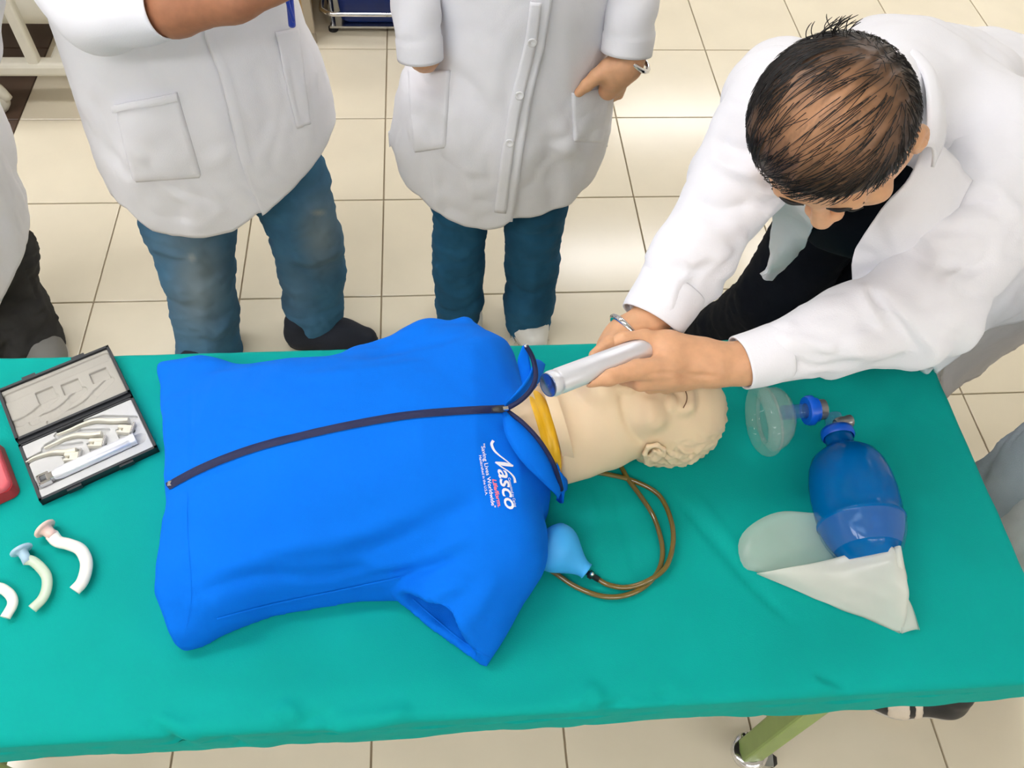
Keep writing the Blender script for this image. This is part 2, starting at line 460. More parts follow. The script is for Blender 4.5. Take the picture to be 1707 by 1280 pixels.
# ------------------------------------------------------------------ examination table
TZ = .75
TYF, TYN, TXR, TXL = -1.962, -2.557, 1.0, -1.0
tb = thing('examination_table', 'long trolley table with green enamel legs under the green sheet', 'table', (0, -2.26, 0))
mk('mattress', box((0, (TYF+TYN)/2, TZ-.045), (1.97, .575, .08)), M_black, tb, smooth=False)
ry = (TYN+.05, TYF-.05)
for y in ry: bevel(mk('side_rail', box((0, y, TZ-.115), (1.9, .04, .05)), M_green, tb, smooth=False), .006)
for x in (-.93, .93): bevel(mk('end_rail', box((x, -2.26, TZ-.115), (.04, .56, .05)), M_green, tb, smooth=False), .006)
def caster(x, y, ang, leg):
    mk('socket_ring', lathe([(.0, .02), (0, .033), (.006, .036), (.016, .036), (.022, .033), (.022, .02)], (x, y, .092), (0, 0, 1), 28), M_chrome, leg)
    R = rotz(ang)
    f = []
    for s in (-1, 1):
        pr = np.array([(-.005, .09), (.03, .09), (.062, .05), (.055, .035), (.03, .04), (-.0, .07)])
        v = []
        for sy in (s*.017, s*.021):
            v += [V(x, y, 0)+R@V(a, sy, b) for a, b in pr]
        n = len(pr)
        f.append((np.array(v), [list(range(n))[::-1], list(range(n, 2*n))]+[[k, (k+1) % n, n+(k+1) % n, n+k] for k in range(n)]))
    f.append(box(V(x, y, .089)+R@V(.02, 0, 0), (.06, .044, .005), R))
    mk('caster_fork', joinvf(*f), M_steel, leg, smooth=False)
    c = V(x, y, .036)+R@V(.038, 0, 0)
    mk('caster_wheel', lathe([(-.011, .006), (-.011, .03), (-.006, .036), (.006, .036), (.011, .03), (.011, .006)], c, R@V(0, 1, 0), 28), M_trouser, leg)
for x, y, a in ((.752, -2.497, -.15), (.752, -2.03, 2.2), (-.60, -2.497, 2.9), (-.60, -2.03, .8)):
    l = bevel(mk('leg', box((x, y, .37), (.042, .042, .54)), M_green, tb, smooth=False), .005)
    caster(x, y, a, l)
for y in ry: mk('stretcher', box((.07, y, .3), (1.34, .022, .03)), M_green, tb, smooth=False) if y > -2.3 else None
for x in (-.60, .752): mk('cross_bar', box((x, -2.26, .3), (.03, .43, .03)), M_green, tb, smooth=False)

# green sheet
def bend(a, edge, sgn, rad=.014):
    """a = flat cloth coordinate, returns position and drop when it passes an edge"""
    e = (a-edge)*sgn
    if e < -rad: return a, 0.
    s = e+rad
    L = rad*math.pi/2
    if s < L: th = s/rad; return edge+sgn*(-rad+rad*math.sin(th)), rad*(1-math.cos(th))
    return edge, rad+(s-L)
NA, NB = 330, 150
aa = np.concatenate([np.linspace(-1.09, -.96, 14), np.linspace(-.955, .955, NA), np.linspace(.96, 1.066, 26)])
bb = np.concatenate([np.linspace(-2.665, -2.52, 42), np.linspace(-2.517, -2.0, NB-42), np.linspace(-1.997, -1.905, 24)])
sv = []
for a in aa:
    xa, da = bend(a, TXR, 1); xl, dl = bend(a, TXL, -1)
    x = xa if a > 0 else xl; d1 = da if a > 0 else dl
    for b in bb:
        near = b < -2.26
        wave = .006*math.sin(a*9+1.3)+.004*math.sin(a*23)
        yb, db = bend(b, TYN, -1) if near else bend(b, TYF, 1)
        if near and db > 0: db *= (.072+wave)/.104
        d = max(d1, db); t = min(d1, db)
        x2 = x+(.55*t if a > 0 else -.55*t); y2 = yb+(-.55*t if near else .55*t)
        sv.append((x2, y2, TZ+.003-d))
sv = np.array(sv)
flat = sv[:, 2] > TZ-.03
amp = np.where(flat, .0011, .0018)
dz = amp*wn(sv*V(1, 1.6, 1), .16, 1)+.0006*wn(sv, .06, 2)
nb = len(bb)
sheetvf = (sv, gridf(len(aa), nb))
sv = sv+np.c_[np.zeros(len(sv)), np.where(flat, 0, -np.abs(dz)*1.5*(sv[:, 1] < -2.3)), np.where(flat, dz, 0)]
sheetvf = folds((sv, sheetvf[1]), [
    ([(1120, 820), (1190, 900), (1260, 980), (1330, 1045)], .007, -.004), ([(1150, 815), (1230, 915), (1310, 1000)], .010, .003),
    ([(1010, 800), (1040, 870), (1060, 960)], .008, -.002), ([(980, 810), (990, 860), (988, 900)], .008, .002),
    ([(240, 1200), (280, 1225), (320, 1245)], .008, -.006), ([(255, 1190), (300, 1215), (345, 1240)], .008, .005),
    ([(370, 1225), (410, 1245)], .006, -.005), ([(450, 1200), (480, 1180), (500, 1215)], .010, .006), ([(470, 1215), (530, 1195), (560, 1215)], .009, -.006),
    ([(540, 1215), (620, 1205), (690, 1180)], .011, .006), ([(960, 1180), (985, 1150), (1005, 1180)], .010, .005), ([(1000, 1190), (1050, 1165), (1110, 1160), (1125, 1180)], .010, -.006),
    ([(1040, 1175), (1100, 1150)], .010, .004), ([(1360, 1125), (1395, 1135), (1420, 1155)], .008, -.004), ([(1350, 1135), (1390, 1150)], .008, .004),
    ([(1520, 640), (1480, 690), (1400, 800)], .02, -.003), ([(0, 1210), (200, 1205), (420, 1215), (680, 1190)], .016, .003)])
WLs = None
sheet = mk('bed_sheet', sheetvf, M_sheet, loc=(0, -2.26, TZ))
tag(sheet, 'green cotton sheet draped over the trolley table', 'sheet')

# ------------------------------------------------------------------ background furniture
# hospital bed, upper left
bd = thing('hospital_bed', 'white metal hospital bed on casters behind the student with crossed arms', 'bed', (-1.9, .1, 0))
M_bed = mat('bed_enamel', (226, 222, 206), .45, var=.02)
M_matt = mat('bed_linen', (232, 226, 212), .8, var=.02)
yb_ = -.36
bevel(mk('lower_bar', box((-1.95, yb_, .172), (2.1, .05, .045)), M_bed, bd, smooth=False), .012)
bevel(mk('lower_bar', box((-1.95, yb_+.85, .172), (2.1, .05, .045)), M_bed, bd, smooth=False), .012)
for x in (-1.022, -2.85): bevel(mk('cross_bar', box((x, yb_+.43, .172), (.045, .85, .045)), M_bed, bd, smooth=False), .01)
for x in (-1.085, -1.55, -2.1, -2.7):
    for y in (yb_, yb_+.85): bevel(mk('post', box((x, y, .42), (.036, .036, .5)), M_bed, bd, smooth=False), .008)
mk('side_panel', sweep([(-2.95, yb_+.03, .40), (-1.5, yb_+.03, .40), (-.94, yb_+.03, .40)], [.1]*3, prof=np.array([(-.14, -.9), (.14, -.9), (.2, -.5), (.2, 1), (-.2, 1), (-.2, -.5)])), M_bed, bd)
bevel(mk('mattress', box((-1.95, yb_+.43, .6), (2.05, .84, .13)), M_matt, bd, smooth=False), .03)
for x, y in ((-1.29, yb_), (-2.8, yb_), (-1.29, yb_+.85), (-2.8, yb_+.85)):
    st = mk('caster_stem', sweep([(x, y, .16), (x, y, .09)], [.014, .014], 12), M_bed, bd)
    mk('caster_wheel', lathe([(-.014, .01), (-.014, .038), (-.008, .048), (.008, .048), (.014, .038), (.014, .01)], (x+.02, y, .048), (0, 1, 0), 24), M_bed, bd)
    mk('caster_hood', sweep([(x-.03, y, .06), (x, y, .1), (x+.045, y, .09), (x+.07, y, .05)], [.018, .022, .022, .014], 10, 12), M_bed, bd)
# tan cabinet
cb = thing('cabinet', 'tan side cabinet with grey metal edge behind the crossed arms student', 'cabinet', (-.5, .28, 0))
M_tan = mat('cabinet_tan', (206, 172, 118), .6, var=.05)
M_edge = mat('cabinet_edge', (178, 166, 146), .5)
bevel(mk('carcass', box((-.53, .28, .47), (.52, .46, .8)), M_tan, cb, smooth=False), .006)
for x in (-.775, -.272):
    for y in (.035, .505): mk('corner_post', box((x, y, .47), (.03, .03, .84)), M_edge, cb, smooth=False)
for y in (.022,):
    d = bevel(mk('door', box((-.53, y+.02, .47), (.45, .02, .7)), M_tan, cb, smooth=False), .004)
    mk('handle', sweep([(-.34, .035, .5), (-.34, .0, .5), (-.34, .0, .62), (-.34, .035, .62)], [.006]*4, 8, 20), M_steel, cb)
for x in (-.775, -.275):
    for y in (.04, .50): mk('foot', lathe([(0, .012), (0, .02), (.03, .02), (.05, .012)], (x, y, 0.0), (0, 0, 1), 16, True), M_edge, cb)
# cart with blue bin
ct = thing('utility_cart', 'chrome wire cart with rounded rail behind the middle student', 'cart', (.13, .3, 0))
def loop(x0, x1, y0, y1, z, r=.05):
    pts = []
    for cx, cy, a0 in ((x1-r, y1-r, 0), (x0+r, y1-r, 90), (x0+r, y0+r, 180), (x1-r, y0+r, 270)):
        for k in range(5):
            a = math.radians(a0+k*22.5); pts.append((cx+r*math.cos(a), cy+r*math.sin(a), z))
    pts.append(pts[0]); return pts
for z in (.085, .5):
    mk('rail', sweep(loop(-.235, .50, .085, .62, z), [.009]*21, 10, 80), M_chrome, ct)
    mk('shelf', box((.13, .35, z-.062 if z < .2 else z+.03), (.68, .5, .008)), M_steel, ct, smooth=False)
for x in (-.2, .465):
    for y in (.12, .585):
        mk('post', sweep([(x, y, .012), (x, y, .85)], [.011, .011], 12), M_chrome, ct)
        mk('foot', lathe([(0, .012), (0, .018), (.012, .018), (.016, .01)], (x, y, 0), (0, 0, 1), 16, True), M_trouser, ct)
bn = thing('storage_bin', 'dark blue plastic bin carried by the chrome cart', 'bin', (.13, .35, .028))
def taper(c, s0, s1, h, r=.03, n=6):
    def ring(s, z):
        pts = []
        for cx, cy, a0 in ((s[0]/2-r, s[1]/2-r, 0), (-s[0]/2+r, s[1]/2-r, 90), (-s[0]/2+r, -s[1]/2+r, 180), (s[0]/2-r, -s[1]/2+r, 270)):
            for k in range(n): a = math.radians(a0+k*90/(n-1)); pts.append((c[0]+cx+r*math.cos(a), c[1]+cy+r*math.sin(a), z))
        return pts
    rs = [ring((s0[0]-.02, s0[1]-.02), c[2]), ring(s0, c[2]+.012), ring(s1, c[2]+h), ring((s1[0]-.012, s1[1]-.012), c[2]+h), ring((s0[0]-.012, s0[1]-.012), c[2]+.012)]
    k = 4*n
    f = [[i*k+j, i*k+(j+1) % k, (i+1)*k+(j+1) % k, (i+1)*k+j] for i in range(4) for j in range(k)]
    f.append(list(range(k))[::-1]); f.append([4*k+j for j in range(k)])
    return np.concatenate([np.array(r) for r in rs]), f
mk('bin_body', taper((.13, .35, .028), (.60, .47), (.64, .5), .3), M_bluepl, bn, sharp=40)
mk('bin_rim', sweep(loop(-.2, .46, .09, .61, .325, .04), [.01]*21, 8, 60), M_bluepl, bn)

# ------------------------------------------------------------------ heads (used for the manikin and the people)
def head_sdf(P, c, R, s=1., neck=True, ears=(-1, 1)):
    q = ((P-np.asarray(c, np.float32))@np.asarray(R, np.float32))/s
    d = ell(q, (0, -.012, .04), (.075, .096, .082))
    d = smin(d, ell(q, (0, .022, -.03), (.06, .07, .082)), .03)
    for sx in (-1, 1):
        d = smin(d, cone(q, (sx*.05, .005, -.06), (sx*.014, .07, -.096), .02, .02), .03)
        d = smin(d, ell(q, (sx*.042, .062, -.025), (.024, .02, .02)), .02)
    d = smin(d, ell(q, (0, .078, -.098), (.02, .016, .016)), .02)
    d = smin(d, cone(q, (-.036, .078, .022), (.036, .078, .022), .011), .018)
    for sx in (-1, 1):
        d = smax(d, -ell(q, (sx*.032, .101, .002), (.018, .016, .012)), .014)
        d = smin(d, ell(q, (sx*.032, .079, .001), (.014, .012, .01)), .004)
    d = smin(d, cone(q, (0, .086, .012), (0, .114, -.034), .007, .012), .012)
    for sx in (-1, 1): d = smin(d, ell(q, (sx*.013, .1, -.038), (.009, .012, .009)), .006)
    d = smin(d, cone(q, (-.018, .088, -.062), (.018, .088, -.062), .0065), .007)
    d = smin(d, cone(q, (-.016, .086, -.073), (.016, .086, -.073), .007), .007)
    d = smax(d, -cone(q, (-.022, .0965, -.0672), (.022, .0965, -.0672), .0022), .004)
    if ears:
        for sx in ears:
            e = ell(q, (sx*.080, -.008, -.004), (.011, .019, .033))
            e = smax(e, -ell(q, (sx*.089, -.004, -.002), (.008, .011, .02)), .006)
            e = smin(e, ell(q, (sx*.087, -.003, .006), (.004, .006, .009)), .004)
            d = smin(d, e, .008)
    if neck: d = smin(d, cone(q, (0, -.018, -.05), (0, -.03, -.16), .058, .055), .04)
    return d*s

# ------------------------------------------------------------------ training manikin
mn = thing('training_manikin', 'training manikin torso with bare cream head, wearing a blue zipped jersey, on the sheet', 'manikin', (.05, -2.22, TZ))
ST = np.array([  # x, y far, y near, crest height
    (-.30, -2.022, -2.455, .07), (-.24, -2.022, -2.445, .088), (-.16, -2.020, -2.430, .124), (-.06, -2.026, -2.414, .157), (.05, -2.034, -2.40, .176),
    (.14, -2.035, -2.405, .18), (.21, -2.035, -2.41, .172), (.265, -2.075, -2.375, .152), (.31, -2.13, -2.30, .12), (.36, -2.16, -2.27, .09)])
def jersey_sdf(P):
    x, y, z = P[:, 0], P[:, 1], P[:, 2]
    yf = np.interp(x, ST[:, 0], ST[:, 1]); yn = np.interp(x, ST[:, 0], ST[:, 2]); h = np.interp(x, ST[:, 0], ST[:, 3])
    yc, wd = (yf+yn)/2, (yf-yn)/2
    zz = np.maximum(z-TZ, 0)
    k = ((np.abs(y-yc)/wd)**2.8+(zz/h)**2.1)**(1/2.4)
    d = (k-1)*np.minimum(wd, h)*.8
    d = smax(d, x-.318, .03)
    # near sleeve
    L0, L1 = PH(688, 1004, .785), PH(802, 1094, .764)
    n = (L1-L0)*V(1, 1, 0); n = n/np.linalg.norm(n); out = V(n[1], -n[0], 0); out = out if out[1] < 0 else -out
    a, b = V(.225, -2.345, .825), L0*.5+L1*.5+V(0, 0, .006)
    s = cone(P, a, b+out*.03, .074, .036)
    s = smin(s, cone(P, (.235, -2.38, .80), L1+out*.004, .05, .013), .05)
    s = smin(s, cone(P, (.19, -2.375, .81), L0+out*.03, .05, .022), .03)
    q0 = L0*.5+L1*.5+out*.006; pn_ = out*.99+V(0, 0, .10)
    hol = cone(P, a, b+out*.08, .045, .027)
    hol = smin(hol, cone(P, (.225, -2.40, .79), L1+out*.03-n*.012, .03, .007), .02)
    hol = smin(hol, cone(P, (.19, -2.38, .80), L0+out*.06, .035, .016), .02)
    # far sleeve
    s2 = cone(P, (.205, -2.10, .835), PH(712, 580, .835), .07, .032)
    s2 = smin(s2, cone(P, (.215, -2.06, .85), PH(776, 541, .862), .045, .010), .05)
    s2 = smin(s2, cone(P, PH(712, 580, .835), PH(610, 605, .83), .032, .02), .05)
    s = smax(s, (P-q0)@pn_.astype(np.float32), .004)
    d = smin(smin(d, s, .022), s2, .045)
    hol = smax(hol, TZ+.011-z, .01)
    d = smax(d, -hol, .006)
    # hem flare, near corner
    d = smin(d, cone(P, (-.14, -2.385, .79), (-.168, -2.416, .77), .045, .028), .05)
    d = smin(d, cone(P, (-.2, -2.05, .785), (-.28, -2.042, .768), .03, .014), .05)
    hemx = np.interp(y, [-2.47, -2.40, -2.30, -2.2, -2.1, -2.0], [-.172, -.205, -.198, -.215, -.245, -.274])
    d = smax(d, hemx-x, .008)
    # neck opening: V cut
    vo = cone(P, (.262, -2.204, .975), (.40, -2.16, .90), .006, .080)
    return smax(d, -vo, .006)
JV = snet(lambda P: smax(jersey_sdf(P), TZ+.004-P[:, 2], .004), (-.29, -2.53, .74), (.36, -1.93, .97), .0042)
v = JV[0]; nrm = vnormals(*JV)
edge = np.clip((v[:, 2]-TZ-.006)/.02, 0, 1)
v = v+nrm*((.0016*wn(v*V(.7, 1.3, 1), .11, 3)+.0006*wn(v, .035, 4))*edge)[:, None]
JV = folds((v, JV[1]), [
    ([(300, 1000), (420, 960), (540, 960), (640, 935)], .010, -.004), ([(340, 960), (480, 915), (600, 890), (700, 850)], .016, .005),
    ([(560, 930), (660, 900), (760, 850), (830, 830)], .014, -.005), ([(600, 950), (700, 930), (790, 890)], .010, .004), ([(640, 960), (700, 950), (760, 930)], .006, -.004),
    ([(380, 700), (450, 715), (520, 745)], .010, -.0025), ([(400, 650), (500, 680), (600, 700)], .014, .003), ([(360, 690), (460, 700), (540, 725)], .008, .002),
    ([(320, 800), (380, 780), (430, 765)], .008, -.003), ([(310, 1050), (300, 1000), (320, 940)], .014, -.004),
    ([(600, 600), (700, 575), (770, 560)], .014, -.003), ([(480, 630), (600, 620), (720, 600)], .012, .003),
    ([(720, 1050), (750, 1010), (790, 960)], .012, -.004), ([(760, 1060), (800, 1010), (830, 950)], .012, .004), ([(700, 1010), (740, 985), (790, 980)], .008, .003),
    ([(320, 640), (318, 700), (320, 790)], .0025, -.0012), ([(310, 830), (312, 900), (330, 980), (360, 1060)], .0025, -.0012)])
bj = bvh(JV)
jersey = mk('jersey', JV, M_jacket, mn)
mk('zip_tape', ribbon(bj, [(281, 811), (300, 800), (335, 782), (380, 763), (440, 743), (520, 723), (600, 706), (680, 693), (760, 686), (845, 682)], 13, .0015, 90, 5, .002), M_zip, jersey)
mk('hem_seam', ribbon(bj, [(310, 1045), (318, 1000), (316, 940), (312, 880), (312, 820)], 2.5, .0006, 40, 3), M_jacket, jersey)
mk('side_seam', ribbon(bj, [(362, 1031), (450, 1008), (560, 985), (640, 968), (668, 962)], 4, .001, 40, 3, .0015), M_jacket, jersey)
mk('cuff_seam', ribbon(bj, [(688, 998), (730, 1035), (780, 1075), (815, 1096)], 3, .0006, 30, 3, .001), M_jacket, jersey)
def strip(pts, wvec, t, n=40, nv=6, curve=0):
    """free standing cloth strip: base line pts, width vectors"""
    A = spline(np.c_[np.array(pts), np.array(wvec)], n); v = []
    for i in range(n):
        for j in range(nv):
            s = j/(nv-1); v.append(A[i, :3]+A[i, 3:6]*s+V(0, 0, curve*math.sin(math.pi*s)))
    return np.array(v), gridf(n, nv)
# stand-up collar: far half curls up and over, near half folds out
def hb(x, y, z): 
    p, n = hit(bj, x, y); return p if p is not None else PH(x, y, z)
cf = strip([PH(840, 684, .925), PH(868, 668, .928), PH(890, 648, .925), PH(902, 628, .915), PH(908, 608, .90)],
           [V(.002, .004, .012), V(-.001, .004, .026), V(-.006, .004, .034), V(-.012, .006, .03), V(-.012, .0, .012)], .002, curve=.002)
solid(mk('collar', cf, M_jacket, jersey), .0025)
cf2 = strip([PH(893, 646, .935), PH(886, 625, .945), PH(884, 605, .955), PH(881, 590, .965), PH(877, 575, .975)],
            [V(-.014, 0, -.012), V(-.012, 0, -.012), V(-.014, 0, -.012), V(-.013, 0, -.012), V(-.004, 0, -.006)], .002, curve=.004)
solid(mk('collar_flap', cf2, M_jacket, jersey), .003)
mk('zip_edge', sweep([PH(842, 683, .934), PH(868, 667, .947), PH(886, 648, .956), PH(893, 628, .958), PH(891, 608, .962), PH(886, 592, .97), PH(877, 577, .98)], [.0035]*7, 8, 40), M_zip, jersey)
cn = strip([PH(846, 686, .925), PH(872, 706, .925), PH(898, 735, .915), PH(920, 770, .89), PH(932, 800, .86), PH(936, 818, .83)],
           [V(-.006, -.006, .004), V(-.024, -.018, .001), V(-.026, -.027, -.001), V(-.016, -.028, -.001), V(-.006, -.02, -.004), V(-.006, -.01, -.004)], .002, curve=.006)
solid(mk('collar', cn, M_jacket, jersey), .003)
mk('zip_edge', sweep([PH(846, 685, .932), PH(872, 705, .935), PH(898, 733, .926), PH(920, 768, .904), PH(931, 797, .876), PH(936, 816, .846)], [.0032]*6, 8, 40), M_zip, jersey)
cn2 = strip([PH(928, 770, .86), PH(936, 790, .85), PH(944, 800, .82), PH(945, 815, .79)], [V(.0, -.012, -.02), V(.002, -.02, -.03), V(-.006, -.022, -.028), V(-.015, -.012, -.01)], .002, curve=.004)
solid(mk('collar_flap', cn2, M_jacket, jersey), .003)
zp = mk('zip_slider', sweep([PH(820, 683, .94), PH(832, 682, .942), PH(846, 681, .94)], [.0025, .004, .003], 10, 10, ell=(1.3, .7)), M_black, jersey)
mk('zip_pull', box(PH(843, 681, .943), (.007, .005, .003), rotz(.1)), M_chrome, zp, smooth=False)
for x, y, z in ((876, 577, .982), (935, 813, .85)): mk('zip_stop', ballvf(PH(x, y, z), .0024, 10, 6), M_chrome, jersey)
mk('zip_stop', box(hb(284, 808, .85)+V(0, 0, .002), (.005, .007, .004)), M_chrome, jersey, smooth=False)
# chest print, dropped on the cloth
M_print = mat('print_white', (238, 240, 246), .6, var=.01); M_print_red = mat('print_pink', (250, 128, 140), .6, var=.01)
def text_on(name, s, p0, p1, hpx, m, shear=0, bold=0, squash=1):
    """text starting at picture point p0 running to p1, letter height hpx to the right-hand side of the run reversed (tops point right)"""
    cu = bpy.data.curves.new('t', 'FONT'); cu.body = s; cu.size = 1; cu.shear = shear; cu.offset = bold; cu.resolution_u = 3
    to = bpy.data.objects.new('t', cu); COL.objects.link(to)
    dg = bpy.context.evaluated_depsgraph_get(); me = bpy.data.meshes.new_from_object(to.evaluated_get(dg))
    bpy.data.objects.remove(to)
    P = np.array([q.co[:] for q in me.vertices]); F = [list(q.vertices) for q in me.polygons]
    wd = P[:, 0].max()-P[:, 0].min(); P[:, 0] -= P[:, 0].min()
    p0 = np.array(p0, float); p1 = np.array(p1, float); e = (p1-p0)/np.linalg.norm(p1-p0); u = np.array([e[1], -e[0]])
    k = np.linalg.norm(p1-p0)/wd
    out = []
    for x, y, _ in P:
        q = p0+e*x*k+u*y*hpx/.72
        p, n = hit(bj, *q); out.append(p+n*.0012)
    return mk(name, (np.array(out), F), m, jersey, smooth=False)
text_on('print_lettering', 'asco', (829, 783), (843, 851), 22, M_print, .35, .015)
def stroke(pts, ws, name='print_swash'):
    q = spline(np.array([(x, y, w_) for (x, y), w_ in zip(pts, ws)], float), 50)
    Tq = np.gradient(q[:, :2], axis=0); Tq /= np.linalg.norm(Tq, axis=1)[:, None]; vv = []
    for (x, y, w_), t in zip(q, Tq):
        for s in (-1, 1):
            p, n = hit(bj, x-t[1]*w_*s*.5, y+t[0]*w_*s*.5); vv.append(p+n*.0012)
    return mk(name, (np.array(vv), gridf(50, 2)), M_print, jersey, smooth=False)
stroke([(822, 735), (819, 741), (823, 751), (831, 759), (843, 768), (854, 777)], [5, 4.5, 3.6, 2.6, 2, 2])
stroke([(855, 777), (843, 774.5), (833, 773), (825, 771)], [3, 6, 5.5, 2])
stroke([(825, 771), (836, 779), (848, 787), (856, 796), (858, 805)], [2, 2, 2.2, 3.2, 4.4])
text_on('print_lettering', 'Life/form.', (820, 799), (830, 846), 6.5, M_print_red, .3, .03)
text_on('print_lettering', '"Saving Lives Worldwide"', (801, 741), (820, 847), 6.5, M_print, .0, .012)
text_on('print_lettering', 'Handcrafted in the U.S.A.', (798, 760), (809, 826), 4.2, M_print, .0, .01)
text_on('print_lettering', 'Committed to Caring', (846, 797), (857, 846), 4.2, M_print, .2, .01)
# skin: head and neck sheath
HC = V(.466, -2.166, .846)
kz = V(.985, .02, -.14); kz /= np.linalg.norm(kz); fy = V(.14, -.06, 1.); fy -= (fy@kz)*kz; fy /= np.linalg.norm(fy); lx = np.cross(fy, kz)
HR = np.stack([lx, fy, kz], 1)
def mhead(P):
    d = head_sdf(P, HC, HR, .96, neck=False, ears=(1,))
    d = smin(d, cone(P, (.30, -2.187, .84), (.43, -2.168, .85), .068, .056), .03)
    d = smin(d, cone(P, (.305, -2.212, .815), (.40, -2.20, .815), .042, .04), .03)
    d = smin(d, cone(P, (.325, -2.243, .80), (.36, -2.225, .81), .010, .02), .03)
    d = smax(d, (P-V(.314, -2.2, .85).astype(np.float32))@V(-.95, -.28, .05).astype(np.float32), .004)
    return smax(d, TZ+.004-P[:, 2], .004)
hv = snet(mhead, (.28, -2.31, .745), (.585, -2.06, .985), .0026)
q = (hv[0]-HC)@HR
hm = np.clip((q[:, 2]-.012)*40+np.clip(-(q[:, 1]-.03)*18, -1.2, 1), 0, 1)*np.clip((.045-q[:, 1])*30, 0, 1)
hn = vnormals(*hv)
hv = (hv[0]+hn*(hm*(.0018+.0026*wn(q*V(1, 1.4, .8), .03, 6)+.0016*wn(q, .014, 7)))[:, None], hv[1])
hv = folds(hv, [([(1036, 645), (1039, 680), (1048, 710), (1066, 735), (1085, 742)], .006, -.0035), ([(1150, 645), (1155, 665), (1150, 690)], .006, .002),
                ([(1162, 640), (1168, 665), (1162, 690)], .004, -.0018), ([(1128, 650), (1130, 668), (1124, 684)], .005, -.0015), ([(1086, 660), (1084, 690), (1092, 705)], .010, .003)])
mbody = mk('head', hv, M_vinyl, mn)
bh = bvh(hv)
def onh(pts, up_):
    out = []
    for x, y in pts:
        p, n = hit(bh, x, y)
        if p is None: continue
        out.append(p+(n if n@(CAM-p) > 0 else -n)*up_)
    return out
ear_a, ear_b, ear_c = onh([(1090, 771), (1078, 764), (1073, 750), (1080, 739), (1094, 736), (1106, 743), (1110, 754)], .006), onh([(1088, 764), (1084, 753), (1090, 746), (1101, 750)], .005), onh([(1086, 766), (1092, 758), (1100, 750)], .001)
def ear_sdf(P):
    d = chain(P, ear_a, [.0042, .0036, .0034, .0034, .0034, .003, .0024][:len(ear_a)], .003)
    d = smin(d, chain(P, ear_b, [.003, .0026, .0026, .0022][:len(ear_b)], .003), .003)
    return smin(d, chain(P, ear_c, [.006, .009, .008][:len(ear_c)], .004), .005)
ec = np.mean(ear_a, 0); mk('ear', snet(ear_sdf, ec-.032, ec+.032, .0014), M_vinyl, mbody)
mk('eyelid_slit', ribbon(bh, [(1142, 650), (1145, 660), (1144, 670), (1139, 680)], 2.0, .0004, 16, 3), mat('eyelid_line', (128, 96, 70), .7), mbody)
mk('neck_rim', strip([PH(895, 640, .93), PH(906, 655, .935), PH(918, 690, .93), PH(930, 730, .90), PH(937, 760, .862), PH(941, 783, .82)], [V(.016, 0, .0)]*6, .002, 40, 4, .001), M_vinyl, mbody)
# chest skin and yellow airway ring under the sheath
def chest(P):
    d = ell(P, (.235, -2.21, .80), (.085, .11, .098))
    d = smin(d, cone(P, (.26, -2.205, .838), (.335, -2.185, .838), .058, .052), .05)
    return d
mk('chest_skin', snet(chest, (.12, -2.36, .70), (.40, -2.07, .95), .004), M_vinyl, mn)
na, nd = V(.298, -2.198, .838), V(.97, .2, .06)
mk('airway_ring', joinvf(lathe([(-.005, .05), (-.005, .060), (-.003, .0635), (.0, .064), (.004, .0625), (.006, .061), (.009, .063), (.014, .0635), (.019, .061), (.02, .05)], na, nd, 48)), M_yellow, mn)

# ------------------------------------------------------------------ pump bulb with tubing
pb = thing('pump_bulb', 'light blue rubber squeeze bulb on looped olive tubing beside the jersey shoulder', 'bulb', (.34, -2.39, TZ))
M_bulb = mat('bulb_rubber', (62, 172, 240), .55, var=.01)
M_tube = mat('tube_olive', (112, 92, 34), .1, spec=.8, var=.06, coat=.6)
A0 = PH(911, 901, TZ+.036); A1 = PH(978, 952, TZ+.02); dr = A1-A0; Ld = np.linalg.norm(dr)
prof = [(t*Ld, r) for t, r in ((-.16, 0.0004), (-.14, .011), (-.08, .021), (.02, .0295), (.16, .0325), (.3, .0325), (.45, .029), (.6, .0225), (.75, .016), (.88, .0118), (.96, .0108), (1.0, .0112), (1.0, .0005))]
mk('bulb', lathe(spline(np.array([(a, b*1.07, 0) for a, b in prof[:-1]]), 50)[:, :2].tolist()+[(Ld, .0005)], A0, dr, 36), M_bulb, pb)
c0 = PH(972, 950, TZ+.016); c1 = PH(998, 966, TZ+.012)
vn_ = mk('valve', sweep([c0, c0*.65+c1*.35, c0*.62+c1*.38, c0*.4+c1*.6, c0*.38+c1*.62, c1], [.0035, .0035, .006, .006, .0042, .0042], 14), M_black, pb)
mk('valve_screw', ballvf(PH(987, 957, TZ+.02), .0035, 10, 6), M_chrome, vn_)
tz = TZ+.0085
tp = [(996, 965), (1015, 975), (1045, 979), (1080, 968), (1110, 945), (1122, 905), (1118, 865), (1098, 825), (1060, 803), (1020, 792), (985, 787), (950, 787), (925, 795)]
mk('tubing', sweep([PH(x, y, tz+(.006 if 3 <= i <= 6 else 0)) for i, (x, y) in enumerate(tp)], [.0038]*len(tp), 12, 120), M_tube, pb)
tp = [(1030, 768), (1048, 800), (1070, 830), (1090, 862), (1103, 905), (1103, 935), (1092, 960), (1068, 982), (1035, 994), (1000, 993), (960, 978), (925, 955), (895, 935), (870, 920)]
mk('tubing', sweep([PH(x, y, tz) for x, y in tp], [.0038]*len(tp), 12, 120), M_tube, pb)

